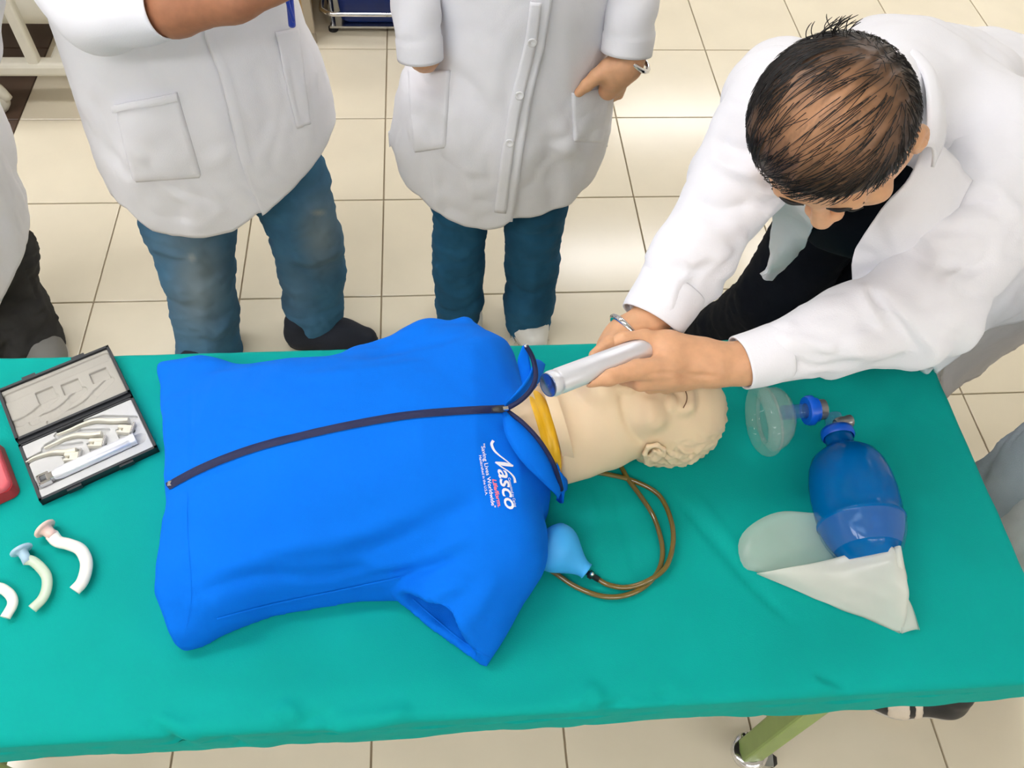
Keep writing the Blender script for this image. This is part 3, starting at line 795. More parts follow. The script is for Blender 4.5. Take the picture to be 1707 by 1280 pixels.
# ------------------------------------------------------------------ instrument case with laryngoscope set
O_ = PH(65, 835, TZ+.018)
ex = PH(262, 745, TZ+.018)-O_; LX = np.linalg.norm(ex); ex /= LX
ey = PH(22, 745, TZ+.018)-O_; ey -= (ey@ex)*ex; LY = np.linalg.norm(ey); ey /= LY
CR = np.stack([ex, ey, V(0, 0, 1)], 1)
def K(x, y, z=0): return O_+ex*x+ey*y+V(0, 0, z)      # case coordinates, z=0 is the rim plane
case = thing('instrument_case', 'open black hinged case with grey foam for laryngoscope blades', 'case', K(LX/2, LY, -.016))
zb = -(O_[2]-TZ-.0045)
def traybox(y0, y1, z0, z1, t=.004):
    xm, ym = LX/2, (y0+y1)/2
    return joinvf(box(K(xm, ym, z0+t/2), (LX, y1-y0, t), CR), box(K(xm, y0+t/2, (z0+z1)/2), (LX, t, z1-z0), CR), box(K(xm, y1-t/2, (z0+z1)/2), (LX, t, z1-z0), CR),
                  box(K(t/2, ym, (z0+z1)/2), (t, y1-y0, z1-z0), CR), box(K(LX-t/2, ym, (z0+z1)/2), (t, y1-y0, z1-z0), CR))
base = mk('base_tray', traybox(0, LY, zb, 0), M_black, case, smooth=False)
LY2 = LY*.98
lid = mk('lid', traybox(LY+.006, LY+.006+LY2, zb, .004), M_black, case, smooth=False)
mk('hinge', joinvf(box(K(LX/2, LY+.003, -.003), (LX*.98, .009, .006), CR)), M_black, case, smooth=False)
for x in (.28, .72):
    mk('latch', box(K(LX*x, -.002, -.006), (.02, .004, .008), CR), M_black, base, smooth=False)
    mk('latch_catch', box(K(LX*x, LY+.006+LY2+.002, -.002), (.02, .006, .01), CR), M_black, lid, smooth=False)
# blade outlines in case coordinates: picture -> case plane
def cpx(x, y, z=0):
    p = PH(x, y, O_[2]+z)-O_; return np.array([p@ex, p@ey])
def zl(p): return (30+p[0]*240/1707, 680+p[1]*160/1138)     # zoomed crop -> photograph
BL = [  # blade spine from tip to block in zoom pixels, block centre
    ([(95, 645), (190, 590), (330, 545), (450, 530), (560, 530), (700, 510)], (640, 590), [(120, 610), (280, 525), (500, 450), (740, 415)]),
    ([(310, 475), (430, 420), (560, 360), (700, 330), (850, 330), (1000, 315)], (930, 425), [(330, 440), (500, 345), (750, 265), (1060, 260)]),
    ([(460, 315), (600, 265), (760, 195), (930, 155), (1100, 160), (1320, 155)], (1270, 265), [(480, 280), (700, 180), (1000, 100), (1390, 110)])]
def foam_sdf(P, top, kind):
    q = (P-O_.astype(np.float32))@CR.astype(np.float32)
    if kind == 'base': d = rbox(q, (LX/2, LY/2, -.007), (LX/2-.004, LY/2-.004, .0062), .0015)
    else: d = rbox(q, (LX/2, LY+.006+LY2/2, -.0062), (LX/2-.004, LY2/2-.004, .0065), .0015)
    for sp, bc, gr in BL:
        if kind == 'base':
            L = [np.r_[cpx(*zl(p)), -.001] for p in gr]
            for a, b in zip(L[:-1], L[1:]): d = smax(d, -rcap(q, a, b, .0035, .006), .0012)
            L = [np.r_[cpx(*zl(p)), -.001] for p in sp]
            for a, b in zip(L[:-1], L[1:]): d = smax(d, -rcap(q, a, b, .0045, .005), .0012)
            b = cpx(*zl(bc)); d = smax(d, -rbox(q, (b[0], b[1], 0), (.012, .009, .005), .001), .0012)
        else:
            m = lambda p: np.r_[p[0], LY+.006+(LY-p[1])*.95, 0]
            L = [m(cpx(*zl(p))) for p in sp]
            for a, b in zip(L[:-1], L[1:]): d = smax(d, -rcap(q, a, b, .006, .0022), .003)
            b = m(cpx(*zl(bc))); d = smax(d, -rbox(q, (b[0], b[1]+.004, 0), (.013, .011, .004), .001), .002)
    if kind == 'base':
        a, b = np.r_[cpx(*zl((250, 900))), .004], np.r_[cpx(*zl((1440, 355))), .004]
        d = smax(d, -cone(q, a, b, .0105), .001)
    else:
        d = smax(d, -rcap(q, np.r_[.01, LY+.006+LY2-.02, 0], np.r_[LX-.012, LY+.006+LY2-.018, 0], .008, .003), .003)
    return d
def rcap(q, a, b, r, depth):
    a = np.asarray(a, np.float32); b = np.asarray(b, np.float32); ba = (b-a)[:2]
    h = np.clip(((q[:, :2]-a[:2])@ba)/max(float(ba@ba), 1e-9), 0, 1)
    d2 = np.sqrt(((q[:, :2]-a[:2]-h[:, None]*ba)**2).sum(1))-r
    return np.maximum(d2, np.abs(q[:, 2])-depth)
def casebox(y0, y1):
    c = np.array([K(x, y, z) for x in (0, LX) for y in (y0, y1) for z in (-.018, .003)]); return c.min(0)-.004, c.max(0)+.004
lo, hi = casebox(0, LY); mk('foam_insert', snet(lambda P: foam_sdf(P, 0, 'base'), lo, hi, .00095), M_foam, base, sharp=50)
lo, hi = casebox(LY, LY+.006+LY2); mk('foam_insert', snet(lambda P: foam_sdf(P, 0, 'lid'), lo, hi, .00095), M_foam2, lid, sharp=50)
M_blade = mat('blade_steel', (236, 232, 218), .28, metal=.55, var=.02)
for i, (sp, bc, gr) in enumerate(BL):
    lab = ['smallest curved steel laryngoscope blade, lowest of three in the case', 'middle curved steel laryngoscope blade in the case', 'largest curved steel laryngoscope blade, topmost beside the case hinge'][i]
    b = cpx(*zl(bc)); t = thing('laryngoscope_spatula', lab, 'blade', K(b[0], b[1], -.004), 'blades in the instrument case')
    L = [K(*cpx(*zl(p)), -.0005+(.002 if k > 2 else 0)) for k, p in enumerate(sp)]
    n = len(L); r = np.linspace(.0022, .0062, n)
    pr = np.array([(-1, -.6), (1, -.6), (1, .1), (.5, .6), (-.5, .6), (-1, .1)])
    mk('spatula', sweep(L, r, m=40, prof=pr[:, ::-1]), M_blade, t, sharp=35)
    bx = K(b[0], b[1], .001)
    dirv = L[-1]-L[-2]; an = math.atan2(dirv[1], dirv[0])-.1; R = rotz(an)
    f = joinvf(box(bx+R@V(0, .004, 0), (.020, .006, .008), R), box(bx+R@V(0, -.005, 0), (.020, .003, .008), R), box(bx+R@V(.004, -.0, 0), (.012, .008, .0075), R),
               box(bx+R@V(-.008, 0, -.003), (.004, .01, .002), R))
    bevel(mk('hook_block', f, M_blade, t, smooth=False), .0006)
    mk('flange', box(bx+R@V(.012, .003, .001), (.0025, .018, .009), R), M_steel, t, smooth=False)
hp = thing('laryngoscope', 'silver laryngoscope handle lying in the front of the case', 'handle', K(*cpx(*zl((850, 620))), 0))
a, b = K(*cpx(*zl((430, 815))), .003), K(*cpx(*zl((1400, 375))), .003); ax = (b-a)/np.linalg.norm(b-a); Lh = np.linalg.norm(b-a)
mk('grip', lathe([(0, .002), (0, .0065), (.006, .0085), (.012, .0092), (Lh-.01, .0092), (Lh-.008, .0085), (Lh-.006, .0092), (Lh, .009), (Lh, .001)], a, ax, 28), M_satin, hp, sharp=40)
R = np.stack([ax, np.cross(V(0, 0, 1), ax), V(0, 0, 1)], 1)
bevel(mk('hook_head', joinvf(box(a-ax*.004, (.01, .011, .010), R), box(a-ax*.012+R[:, 1]*.007, (.016, .004, .011), R), box(a-ax*.012-R[:, 1]*.007, (.016, .004, .011), R), box(a-ax*.019, (.004, .016, .011), R)), M_chrome, hp, smooth=False), .0008)

# red box at the left edge
rb = thing('red_box', 'red plastic box with a raised lid rim at the left table edge', 'box', (-.50, -2.24, TZ+.004))
M_red = mat('red_plastic', (176, 42, 50), .45, var=.03); M_redb = mat('red_bright', (236, 20, 44), .4, var=.03); M_redp = mat('red_rim', (222, 96, 104), .5, var=.03)
RB = rotz(math.atan2(ex[1], ex[0]))
cor = PH(36, 824, TZ+.006)                                            # near right bottom corner
def rrect(cx, w_, h_, r, z, R, n=6):
    pts = []
    for sx, sy, a0 in ((1, 1, 0), (-1, 1, 90), (-1, -1, 180), (1, -1, 270)):
        for k in range(n):
            a = math.radians(a0+k*90/(n-1)); pts.append(cx+R@V(sx*(w_/2-r)+r*math.cos(a), sy*(h_/2-r)+r*math.sin(a), z))
    return pts
def stack(rings, cap=True):
    k = len(rings[0]); f = [[i*k+j, i*k+(j+1) % k, (i+1)*k+(j+1) % k, (i+1)*k+j] for i in range(len(rings)-1) for j in range(k)]
    if cap: f += [list(range(k))[::-1], [(len(rings)-1)*k+j for j in range(k)]]
    return np.concatenate([np.array(r) for r in rings]), f
W_, H_ = .14, .10
cc = cor+RB@V(-W_/2, H_/2, 0); cc[2] = TZ+.0035
mk('box_body', stack([rrect(cc, W_-.004, H_-.004, .01, 0, RB), rrect(cc, W_, H_, .012, .002, RB), rrect(cc, W_-.004, H_-.004, .012, .02, RB)]), M_red, rb, sharp=40)
mk('lid_rim', stack([rrect(cc, W_-.006, H_-.006, .014, .02, RB), rrect(cc, W_-.006, H_-.006, .014, .025, RB), rrect(cc, W_-.012, H_-.012, .012, .028, RB), rrect(cc, W_-.028, H_-.028, .008, .027, RB), rrect(cc, W_-.03, H_-.03, .008, .0205, RB)], False), M_redp, rb, sharp=50)
mk('lid_panel', stack([rrect(cc, W_-.028, H_-.028, .008, .018, RB), rrect(cc, W_-.028, H_-.028, .008, .0235, RB)]), M_redb, rb, smooth=False)

# ------------------------------------------------------------------ oral airways
M_aw = mat('airway_white', (238, 234, 222), .35, var=.01, sss=.1); M_awp = mat('airway_pink', (244, 208, 194), .35, var=.02); M_awb = mat('airway_blue', (176, 208, 226), .35, var=.02)
M_awg = mat('airway_clear', (206, 222, 196), .3, var=.02, alpha=.9)
def zp2(p): return (p[0]*300/1371, 780+p[1]*280/1280)
def airway(lab, fc, fax, pts, r, m1, m2, fr):
    z = TZ+.005
    P = [PH(*zp2(p), z+r*1.5) for p in pts]
    t = thing('oral_airway', lab, 'airway', P[len(P)//2]*V(1, 1, 0)+V(0, 0, z), 'oral airways on the sheet')
    mk('tube', sweep(P, [r*1.08]+[r]*(len(P)-1), 16, 60, ell=(1.25, .9), up=(0, 0, 1)), m1, t)
    b = PH(*zp2(fc), z+fr*.8); d = P[0]-b; L = np.linalg.norm(d)
    mk('bite_block', lathe([(-.0005, r*1.9), (L*.25, r*1.25), (L*.7, r*1.15), (L*1.25, r*1.25), (L*1.25, .001)], b, d, 24), m2, t)
    mk('flange', lathe([(-.0035, .001), (-.0035, fr*.9), (-.002, fr), (0, fr), (.0012, fr*.9), (.002, r*1.2)], b, d, 36), m2, t)
airway('largest white curved oral airway with pinkish flange', (345, 465), None, [(395, 510), (440, 560), (520, 580), (610, 620), (655, 700), (655, 780), (625, 870), (568, 935)], .0066, M_aw, M_awp, .0155)
airway('mid sized oral airway with pale blue flange, between two white ones', (165, 630), None, [(205, 700), (250, 710), (310, 760), (355, 830), (355, 920), (320, 1000), (245, 1075)], .0054, M_awg, M_awb, .0145)
airway('smallest white oral airway cut by the left picture edge', (-170, 850), None, [(-130, 890), (-60, 905), (10, 915), (80, 970), (95, 1040), (40, 1140)], .0054, M_aw, M_aw, .0125)

# ------------------------------------------------------------------ bag valve mask
bv = thing('bag_valve_mask', 'blue resuscitator bag with clear face mask and milky reservoir bag on the green sheet', 'resuscitator', (.74, -2.28, TZ))
def glassy(name, rgb, alpha, rough=.12, trans=0):
    m = mat(name, rgb, rough, var=.01, alpha=alpha, spec=.7, trans=trans, coat=.3); return m
M_bag = film('bag_blue', (0, 132, 214), .62, (90, 180, 230), .14, .25); M_ring = mat('ring_blue', (14, 96, 220), .3); M_clear = film('clear_plastic', (238, 248, 244), .12, (254, 255, 254), .05); M_clear2 = film('clear_blue', (150, 205, 245), .16, (215, 235, 252), .05)
M_cush = film('mask_cushion', (236, 248, 240), .16, (254, 255, 254), .05)
M_res = film('reservoir_film', (248, 248, 240), .6, (250, 252, 248), .2, .25)
M_res2 = film('reservoir_back_film', (244, 250, 242), .34, (244, 252, 248), .2, .25)
M_swiv = mat('swivel_smoked', (150, 150, 152), .15, metal=.6)
b0 = PH(1396, 722, TZ+.05); b1 = PH(1452, 935, TZ+.052); bd_ = b1-b0; Lb = np.linalg.norm(bd_)
bp = [(0, .0005), (0, .022), (.05, .0225), (.1, .0225), (.13, .026), (.17, .040), (.22, .053), (.3, .061), (.4, .0655), (.52, .0675), (.64, .0665), (.70, .0655), (.715, .0675), (.735, .0675), (.75, .064), (.84, .058), (.92, .048), (1.0, .036), (1.0, .0005)]
zs = .9
bag = mk('bag', lathe([(t*Lb, r*zs) for t, r in bp], b0, bd_, 56), M_bag, bv)
mk('bag_fold', lathe([(.742*Lb, .067*zs), (.755*Lb, .066*zs), (.80*Lb, .0645*zs), (.85*Lb, .0605*zs), (.93*Lb, .052*zs)], b0, bd_, 48), M_clear2, bag)
mk('collar_ring', lathe([(-.005, .019), (-.005, .0235), (.0, .0245), (.006, .0245), (.009, .0225)], b0, bd_, 36), M_ring, bv)
vb = PH(1390, 702, TZ+.052)
mk('valve_body', lathe([(-.03, .002), (-.03, .013), (-.012, .0145), (-.01, .018), (.0, .018), (.0, .002)], b0-bd_/Lb*.001, bd_, 28), M_clear2, bv, sharp=40)
sw0, sw1 = PH(1392, 706, TZ+.062), PH(1420, 701, TZ+.06)
mk('swivel_port', lathe([(0, .006), (.004, .0085), (.012, .0095), (.018, .0085), (.022, .0098), (.027, .0098), (.027, .0075), (.02, .006)], sw0, sw1-sw0, 28), M_swiv, bv, sharp=40)
m0, m1 = PH(1316, 687, TZ+.05), PH(1386, 681, TZ+.05); md_ = (m1-m0)/np.linalg.norm(m1-m0)
mk('mask_tube', lathe([(-.012, .0115), (.028, .0115), (.028, .0095), (-.012, .0095)], m0, md_, 28), M_clear2, bv, sharp=40)
mk('connector_ring', lathe([(.026, .012), (.026, .0215), (.030, .0235), (.036, .0235), (.038, .019), (.044, .019), (.044, .012)], m0, md_, 32), M_ring, bv, sharp=40)
mk('outlet', lathe([(.044, .012), (.044, .0175), (.05, .0165), (.056, .016), (.0565, .013), (.044, .0125)], m0, md_, 32), M_swiv, bv, sharp=40)
mc = PH(1285, 678, TZ+.045)
mR = frame(-md_)
n = 56; th = np.arange(n)*2*math.pi/n
def mring(t, rx, rz): return [m0-md_*t+mR[:, 0]*rx*math.cos(a)*(1+.14*math.sin(a))+mR[:, 1]*rz*math.sin(a) for a in th]
domes = [(-.002, .012, .012), (.0, .02, .018), (.004, .032, .026), (.012, .042, .034), (.022, .048, .039), (.032, .050, .041), (.038, .0505, .0415)]
M3 = V(0, -.012, 0)
sk = mk('mask_dome', stack([np.array(mring(t, a, b))+M3*min(1, max(0, t/.03)) for t, a, b in domes], False), M_clear, bv)
solid(sk, .0018)
cush = np.array(mring(.045, .047, .039))+M3
mk('mask_cushion', sweep(np.vstack([cush, cush[:1]]), [.0115]*(n+1), 14, cap=False), M_cush, bv)
# reservoir: a sheet of film rolled from the bag foot
rs = []
gu = 40
top = spline(np.array([PH(1366, 856, TZ+.03), PH(1300, 853, TZ+.028), PH(1252, 875, TZ+.02), PH(1231, 905, TZ+.012), PH(1240, 945, TZ+.006), PH(1275, 958, TZ+.004), PH(1400, 1012, TZ+.004), PH(1500, 1056, TZ+.004)]), gu)
low = spline(np.array([PH(1440, 880, TZ+.014), PH(1440, 895, TZ+.010), PH(1430, 910, TZ+.008), PH(1420, 925, TZ+.006), PH(1410, 940, TZ+.005), PH(1410, 950, TZ+.005), PH(1440, 980, TZ+.005), PH(1490, 1030, TZ+.005)]), gu)
vv = np.concatenate([[top[i]*(1-s)+low[i]*s+V(0, 0, .006*math.sin(math.pi*s)) for s in np.linspace(0, 1, 8)] for i in range(gu)])
solid(mk('reservoir_back', (vv, gridf(gu, 8)), M_res2, bv), .0008)
up_ = spline(np.array([PH(1262, 955, TZ+.012), PH(1320, 945, TZ+.03), PH(1385, 932, TZ+.045), PH(1440, 915, TZ+.07), PH(1482, 909, TZ+.085), PH(1502, 925, TZ+.08)]), gu)
dn_ = spline(np.array([PH(1262, 956, TZ+.006), PH(1330, 985, TZ+.006), PH(1400, 1015, TZ+.006), PH(1450, 1032, TZ+.006), PH(1490, 1050, TZ+.006), PH(1506, 1055, TZ+.006)]), gu)
nv_ = 24
vv = np.concatenate([[up_[i]*(1-s)+dn_[i]*s+V(0, -.2*np.linalg.norm(up_[i]-dn_[i]), .35*np.linalg.norm(up_[i]-dn_[i]))*math.sin(math.pi*s)*.45*(1-.4*s) for s in np.linspace(0, 1, nv_)] for i in range(gu)])
vv = vv+np.c_[np.zeros((len(vv), 2)), .0022*wn(vv*V(.6, 1.4, 1), .05, 2)]
solid(mk('reservoir_bag', (vv, gridf(gu, nv_)), M_res, bv), .0008)
e1 = spline(np.array([PH(1502, 915, TZ+.085), PH(1508, 945, TZ+.07), PH(1512, 965, TZ+.055), PH(1506, 985, TZ+.045), PH(1520, 1010, TZ+.03), PH(1533, 1050, TZ+.006)]), 24)
e2 = spline(np.array([PH(1490, 912, TZ+.084), PH(1492, 945, TZ+.075), PH(1494, 965, TZ+.06), PH(1495, 985, TZ+.05), PH(1500, 1010, TZ+.03), PH(1503, 1056, TZ+.006)]), 24)
vv = np.concatenate([[e1[i]*(1-s)+e2[i]*s+V(.0, 0, .008*math.sin(math.pi*s)) for s in np.linspace(0, 1, 6)] for i in range(24)])
solid(mk('reservoir_fold', (vv, gridf(24, 6)), M_res, bv), .0008)

# ------------------------------------------------------------------ people
def J(x, y, z): return PH(x, y, z)
def RP(px, P): return px*DEP(P)/FPX
def limbs(pts, mode, plane=None):
    """pts = (px, py, z or y, r in pixels) -> world joints and radii"""
    L, R_ = [], []
    for x, y, k, r in pts:
        p = PH(x, y, k) if mode == 'z' else PY(x, y, k)
        L.append(p); R_.append(RP(r, p))
    return L, R_
def bounds(L, R_, pad=.02):
    L = np.array(L); r = max(R_)+pad; return L.min(0)-r, L.max(0)+r
def eyes(parent, c, R, s=1):
    for sx in (-1, 1):
        p = np.asarray(c)+np.asarray(R)@V(sx*.032, .0815, .001)*s
        mk('eye', ballvf(p, .0085*s, 12, 8), mat('eye_dark', (60, 42, 34), .2), parent)
def head_mesh(c, R, s=1, h=.004):
    c = np.asarray(c, float); return snet(lambda P: head_sdf(P, c, R, s), c-.2*s, c+.16*s, h)
def hair_sdf(P, c, R, s, grow=.0):
    q = ((P-np.asarray(c, np.float32))@np.asarray(R, np.float32))/s
    d = ell(q, (0, -.016, .043), (.080+grow, .103+grow, .087+grow))
    d = smin(d, ell(q, (0, -.05, -.02), (.064, .058, .06)), .03)
    y = q[:, 1]
    zc = np.interp(y, [-.12, -.06, -.03, 0, .025, .045, .07, .09], [-.075, -.07, -.05, -.012, .012, .04, .064, .075])
    return smax(d, (zc-q[:, 2])*.8, .008)*s
def shoe(P, heel, toe, w=.045, h=.075):
    heel = np.asarray(heel, float); toe = np.asarray(toe, float)
    d = cone(P, heel+V(0, 0, .04), heel*.4+toe*.6+V(0, 0, .036), .042, .044)
    d = smin(d, cone(P, heel*.45+toe*.55+V(0, 0, .034), toe*.92+heel*.08+V(0, 0, .026), .045, .034), .03)
    d = smin(d, cone(P, heel+V(0, 0, .05), heel+V(0, 0, .085), .04, .038), .02)
    return smax(d, .003-P[:, 2], .004)
def make_shoe(t, heel, toe, m, sole):
    heel = np.array([heel[0], heel[1], 0.]); toe = np.array([toe[0], toe[1], 0.])
    lo = np.minimum(heel, toe)-V(.06, .06, .0); hi = np.maximum(heel, toe)+V(.06, .06, .14)
    o = mk('shoe', snet(lambda P: smax(shoe(P, heel, toe), .018-P[:, 2], .003), lo, hi, .005), m, t)
    mk('sole', snet(lambda P: smax(shoe(P, heel, toe)-.003, P[:, 2]-.022, .003), lo-V(0, 0, .01), hi, .005), sole, o)
    return o
def wrinkle(vf, amp, sc, aniso=(1, 1, 1), seed=0, amp2=0, sc2=.03):
    v, f = vf; N = vnormals(v, f); q = v*np.array(aniso)
    n = wn(q, sc, seed); r = (1-np.abs(n))**2-.4
    d = amp*(.5*n+.5*r)+(amp2*wn(q, sc2, seed+3) if amp2 else 0)
    return v+N*d[:, None], f

M_sole = mat('sole_pale', (206, 200, 188), .7); M_soleb = mat('sole_black', (28, 28, 30), .6)
M_btn = mat('button_pearl', (236, 236, 238), .25)

class Coat:
    """standing lab coat: a sheet wound round the body, overlapping in front, cut to the hem line"""
    def __init__(s, y0, Lp, Rp, hem, opening, over, top, depth, hback, seed=0, nu=240, nz=110):
        Lw = np.array([PY(x, y, y0) for x, y in Lp]); Rw = np.array([PY(x, y, y0) for x, y in Rp])
        L = sorted([(p[2], p[0]) for p in Lw]+[(z, a) for z, a, b in top]); R_ = sorted([(p[2], p[0]) for p in Rw]+[(z, b) for z, a, b in top])
        s.L, s.R, s.y0, s.dep = np.array(L), np.array(R_), y0, np.array(sorted(depth))
        hw = np.array([PY(x, y, y0-.10) for x, y in hem]); s.hem = hw[np.argsort(hw[:, 0])]
        ow = np.array([PY(x, y, y0-.12) for x, y in opening]); s.op = ow[np.argsort(ow[:, 2])]
        s.over, s.hback, s.seed = over, hback, seed
        s.ztop = max(z for z, _, _ in top)
        # full turn of angles, starting and ending at the front opening, with overlap
        v = []
        us = np.linspace(0, 1, nu)
        for t in np.linspace(0, 1, nz):
            for u in us: v.append(s.at(u, t))
        v = np.array(v); f = []
        for i in range(nz-1):
            for j in range(nu-1): f.append([i*nu+j, i*nu+j+1, (i+1)*nu+j+1, (i+1)*nu+j])
        v[:, 0] += 0
        vf = (v, f); N = vnormals(v, f)
        low = np.clip((1.0-v[:, 2])/.5, .25, 1)
        v = v+N*((.0095*wn(v*V(1, 1, .4), .16, seed)+.0045*(1-2*np.abs(wn(v*V(1, 1, .45), .09, seed+1)))+.0014*wn(v, .035, seed+2))*low*np.repeat(np.where(np.linspace(0, 1, nz) > .8, 1-(np.linspace(0, 1, nz)-.8)*3.6, 1), nu))[:, None]
        s.vf = (v, f)
    def at(s, u, t):
        ov = .016
        # angle 0 = front (-y) at the opening; go round
        z_guess = .8
        for _ in range(2):
            xo = np.interp(z_guess, s.op[:, 2], s.op[:, 0])
            xl = np.interp(z_guess, s.L[:, 0], s.L[:, 1]); xr = np.interp(z_guess, s.R[:, 0], s.R[:, 1])
            xc, a = (xl+xr)/2, max((xr-xl)/2, .01)
            c = np.clip((xo-xc)/a, -.95, .95); ph0 = math.asin(c)
            da = ov/a
            ph = ph0+(-da if s.over == 'R' else -.0)+u*(2*math.pi+da)     # measured from -y toward +x
            sx, cy = math.sin(ph), -math.cos(ph)
            p = 2/2.25
            x = xc+a*math.copysign(abs(sx)**p, sx)
            if cy < .25:
                hz = np.interp(x, s.hem[:, 0], s.hem[:, 2])
                if cy > -.2: hz = hz+(s.hback-hz)*(cy+.2)/.45
            else: hz = s.hback
            if s.over == 'R' and u > .93: hz = hz+.0
            z_guess = s.ztop+(hz-s.ztop)*t
        b = np.interp(z_guess, s.dep[:, 0], s.dep[:, 1])
        off = 0
        if s.over == 'R': off = .010*max(0, 1-u*14)
        else: off = .010*max(0, 1-(1-u)*14)
        y = s.y0+(b+off)*math.copysign(abs(cy)**p, cy)
        return (x, y, z_guess)
def coat_parts(t, c, m=None, fl=()):
    vf = folds(c.vf, fl) if fl else c.vf
    o = mk('lab_coat', vf, m or M_coat, t)
    solid(o, .0025, -1 if False else 0)
    return o, bvh(vf)

def stander(label, base, y0, hz=1.62, hx=0, arms=(), legs=(), skin=None, face=V(0, -1, 0), trunk=None, extra=None, hip=.9):
    """whole figure under the clothes: trunk, arms and legs as one skin, plus the finer head"""
    t = thing('person', label, 'person', base)
    c = V(hx, y0-.02, hz)
    fy_ = face/np.linalg.norm(face); kz_ = V(0, 0, 1.); R = np.stack([np.cross(fy_, kz_), fy_, kz_], 1)
    def body(P):
        d = chain(P, trunk[0], trunk[1], .05)
        for L, r in arms: d = smin(d, chain(P, L, r, .02), .04)
        for L, r in legs: d = smin(d, chain(P, L, [x*.72 for x in r], .02), .03)
        d = smin(d, cone(P, c+V(0, .02, -.22), c+V(0, .02, -.1), .055, .05), .04)
        return d
    pts = list(trunk[0])+[p for L, _ in arms for p in L]+[p for L, _ in legs for p in L]+[c]
    pts = np.array(pts); vf = snet(body, pts.min(0)-.25, pts.max(0)+.2, .012)
    parts = [vf, head_mesh(c, R, 1, .005)]
    if extra: parts += extra
    b = mk('body', joinvf(*parts), skin or M_skin, t)
    mk('hair', snet(lambda P: hair_sdf(P, c, R, 1, .006), c-.16, c+.17, .006), M_hair, t)
    eyes(t, c, R)
    return t
def sleeve(t, pts, rs, m=M_coat, seed=0, n=40, rows=70, name='sleeve', cuff=True, ellp=(1, 1)):
    A = spline(np.c_[np.array(pts), np.array(rs)], rows)
    sg = seed*1.7
    def disp(th, s):
        return .045*np.sin(s*26+2.2*np.sin(th+sg)+sg)*np.cos(th*.5+sg)**2+.03*np.sin(s*43+3*np.cos(th+sg))*np.sin(th+sg)
    vf = sweep(A[:, :3], A[:, 3], n, rows, cap=False, disp=lambda th, s: disp(th, s)*(0 if (cuff and s > .88) else 1)+(.05 if (cuff and s > .9) else 0), ell=ellp)
    o = solid(mk(name, vf, m, t), .0025); return o
def jeans(t, legs, m, seed=0, hip=None, h=.007, name='trousers', fl=()):
    Ls = [p for L, r in legs for p in L]; rs = [x for L, r in legs for x in r]
    if hip: Ls = Ls+[hip[0], hip[1]]; rs = rs+[hip[2]]
    lo, hi = bounds(Ls, rs, .02); lo[2] = max(lo[2], 0)
    zs = min(L[-1][2] for L, r in legs)
    def f(P):
        d = None
        for L, r in legs:
            e = chain(P, L, r, .02); d = e if d is None else np.minimum(d, e)
        if hip: d = smin(d, cone(P, hip[0], hip[1], hip[2]), .05)
        return d
    vf = snet(f, lo, hi, h)
    vf = wrinkle(vf, .0052, .10, (1, 1, 1.6), seed, .0014, .035)
    if fl: vf = folds(vf, fl)
    return mk(name, vf, m, t), vf

# ---- middle student ------------------------------------------------------------
y3 = -1.27
legs3 = [limbs([(800, 200, y3, 52), (768, 330, y3, 48), (763, 440, y3-.02, 42), (766, 500, y3-.05, 38), (765, 535, y3-.06, 35)], 'y'),
         limbs([(880, 200, y3, 54), (892, 330, y3, 54), (887, 440, y3-.02, 43), (882, 500, y3-.05, 40), (880, 535, y3-.06, 37)], 'y')]
arm3 = [limbs([(705, -330, y3, 50), (690, -120, y3, 32), (698, 60, y3-.09, 25), (704, 88, y3-.085, 25), (709, 98, y3-.07, 24)], 'y'),
        limbs([(1010, -330, y3, 50), (1062, -120, y3, 32), (1050, 60, y3-.09, 22)], 'y')]
def hand3(P):
    yy = y3-.115
    a = lambda x, y, d=0: PY(x, y, yy+d)
    r = lambda k: k*1.78/FPX
    d = chain(P, [a(1058, 88), a(1046, 104), a(1022, 122)], [r(20), r(22), r(24)], .012)
    d = smin(d, cone(P, a(1040, 112), a(1014, 150), r(26), r(16)), .015)
    d = smin(d, chain(P, [a(1012, 116, -.008), a(994, 128, -.014), a(978, 142, -.016), a(965, 154, -.014)], [r(15), r(11.5), r(9.5), r(7.5)], .006), .012)
    for k, (x, y) in enumerate(((1002, 148), (1012, 154), (1022, 156), (1032, 152))):
        d = smin(d, chain(P, [a(1025+k*5, 128), a(x+6, y-16, .03), a(x+2, y-4, .06), a(x, y+6, .08)], [r(11), r(10), r(9), r(8)], .004), .006)
    return d
c_ = PY(1020, 120, y3-.11)
hv3 = snet(hand3, c_-.14, c_+.14, .0032)
cx3 = PY(850, 100, y3)[0]
p3 = stander('person standing at the middle behind the table in a buttoned white lab coat and blue jeans, hands in pockets', (cx3, y3, 0), y3, hx=cx3-.0, arms=arm3, legs=legs3,
             trunk=([V(cx3, y3, 1.36), V(cx3, y3, 1.1), V(cx3, y3, .9)], [.13, .12, .13]), extra=[hv3])
p3['label'] = 'person in buttoned white lab coat and blue jeans, hands in pockets, middle of those standing'
C3 = Coat(y3, [(728, 0), (722, 60), (700, 105), (672, 130), (660, 180), (653, 230), (664, 280), (690, 325), (722, 354)],
          [(1014, 0), (1014, 80), (1024, 140), (1018, 200), (1005, 240), (986, 290), (966, 325), (948, 346)],
          [(700, 340), (722, 353), (745, 366), (775, 373), (810, 371), (836, 362), (846, 352), (900, 350), (950, 340), (970, 325)],
          [(898, -20), (886, 70), (866, 155), (850, 240), (838, 360)], 'L',
          [(1.47, cx3-.07, cx3+.07), (1.43, cx3-.17, cx3+.17), (1.36, cx3-.2, cx3+.2), (1.2, cx3-.19, cx3+.19)], [(1.47, .07), (1.4, .11), (1.2, .13), (.9, .135), (.7, .15), (.45, .12)], .47, 1)
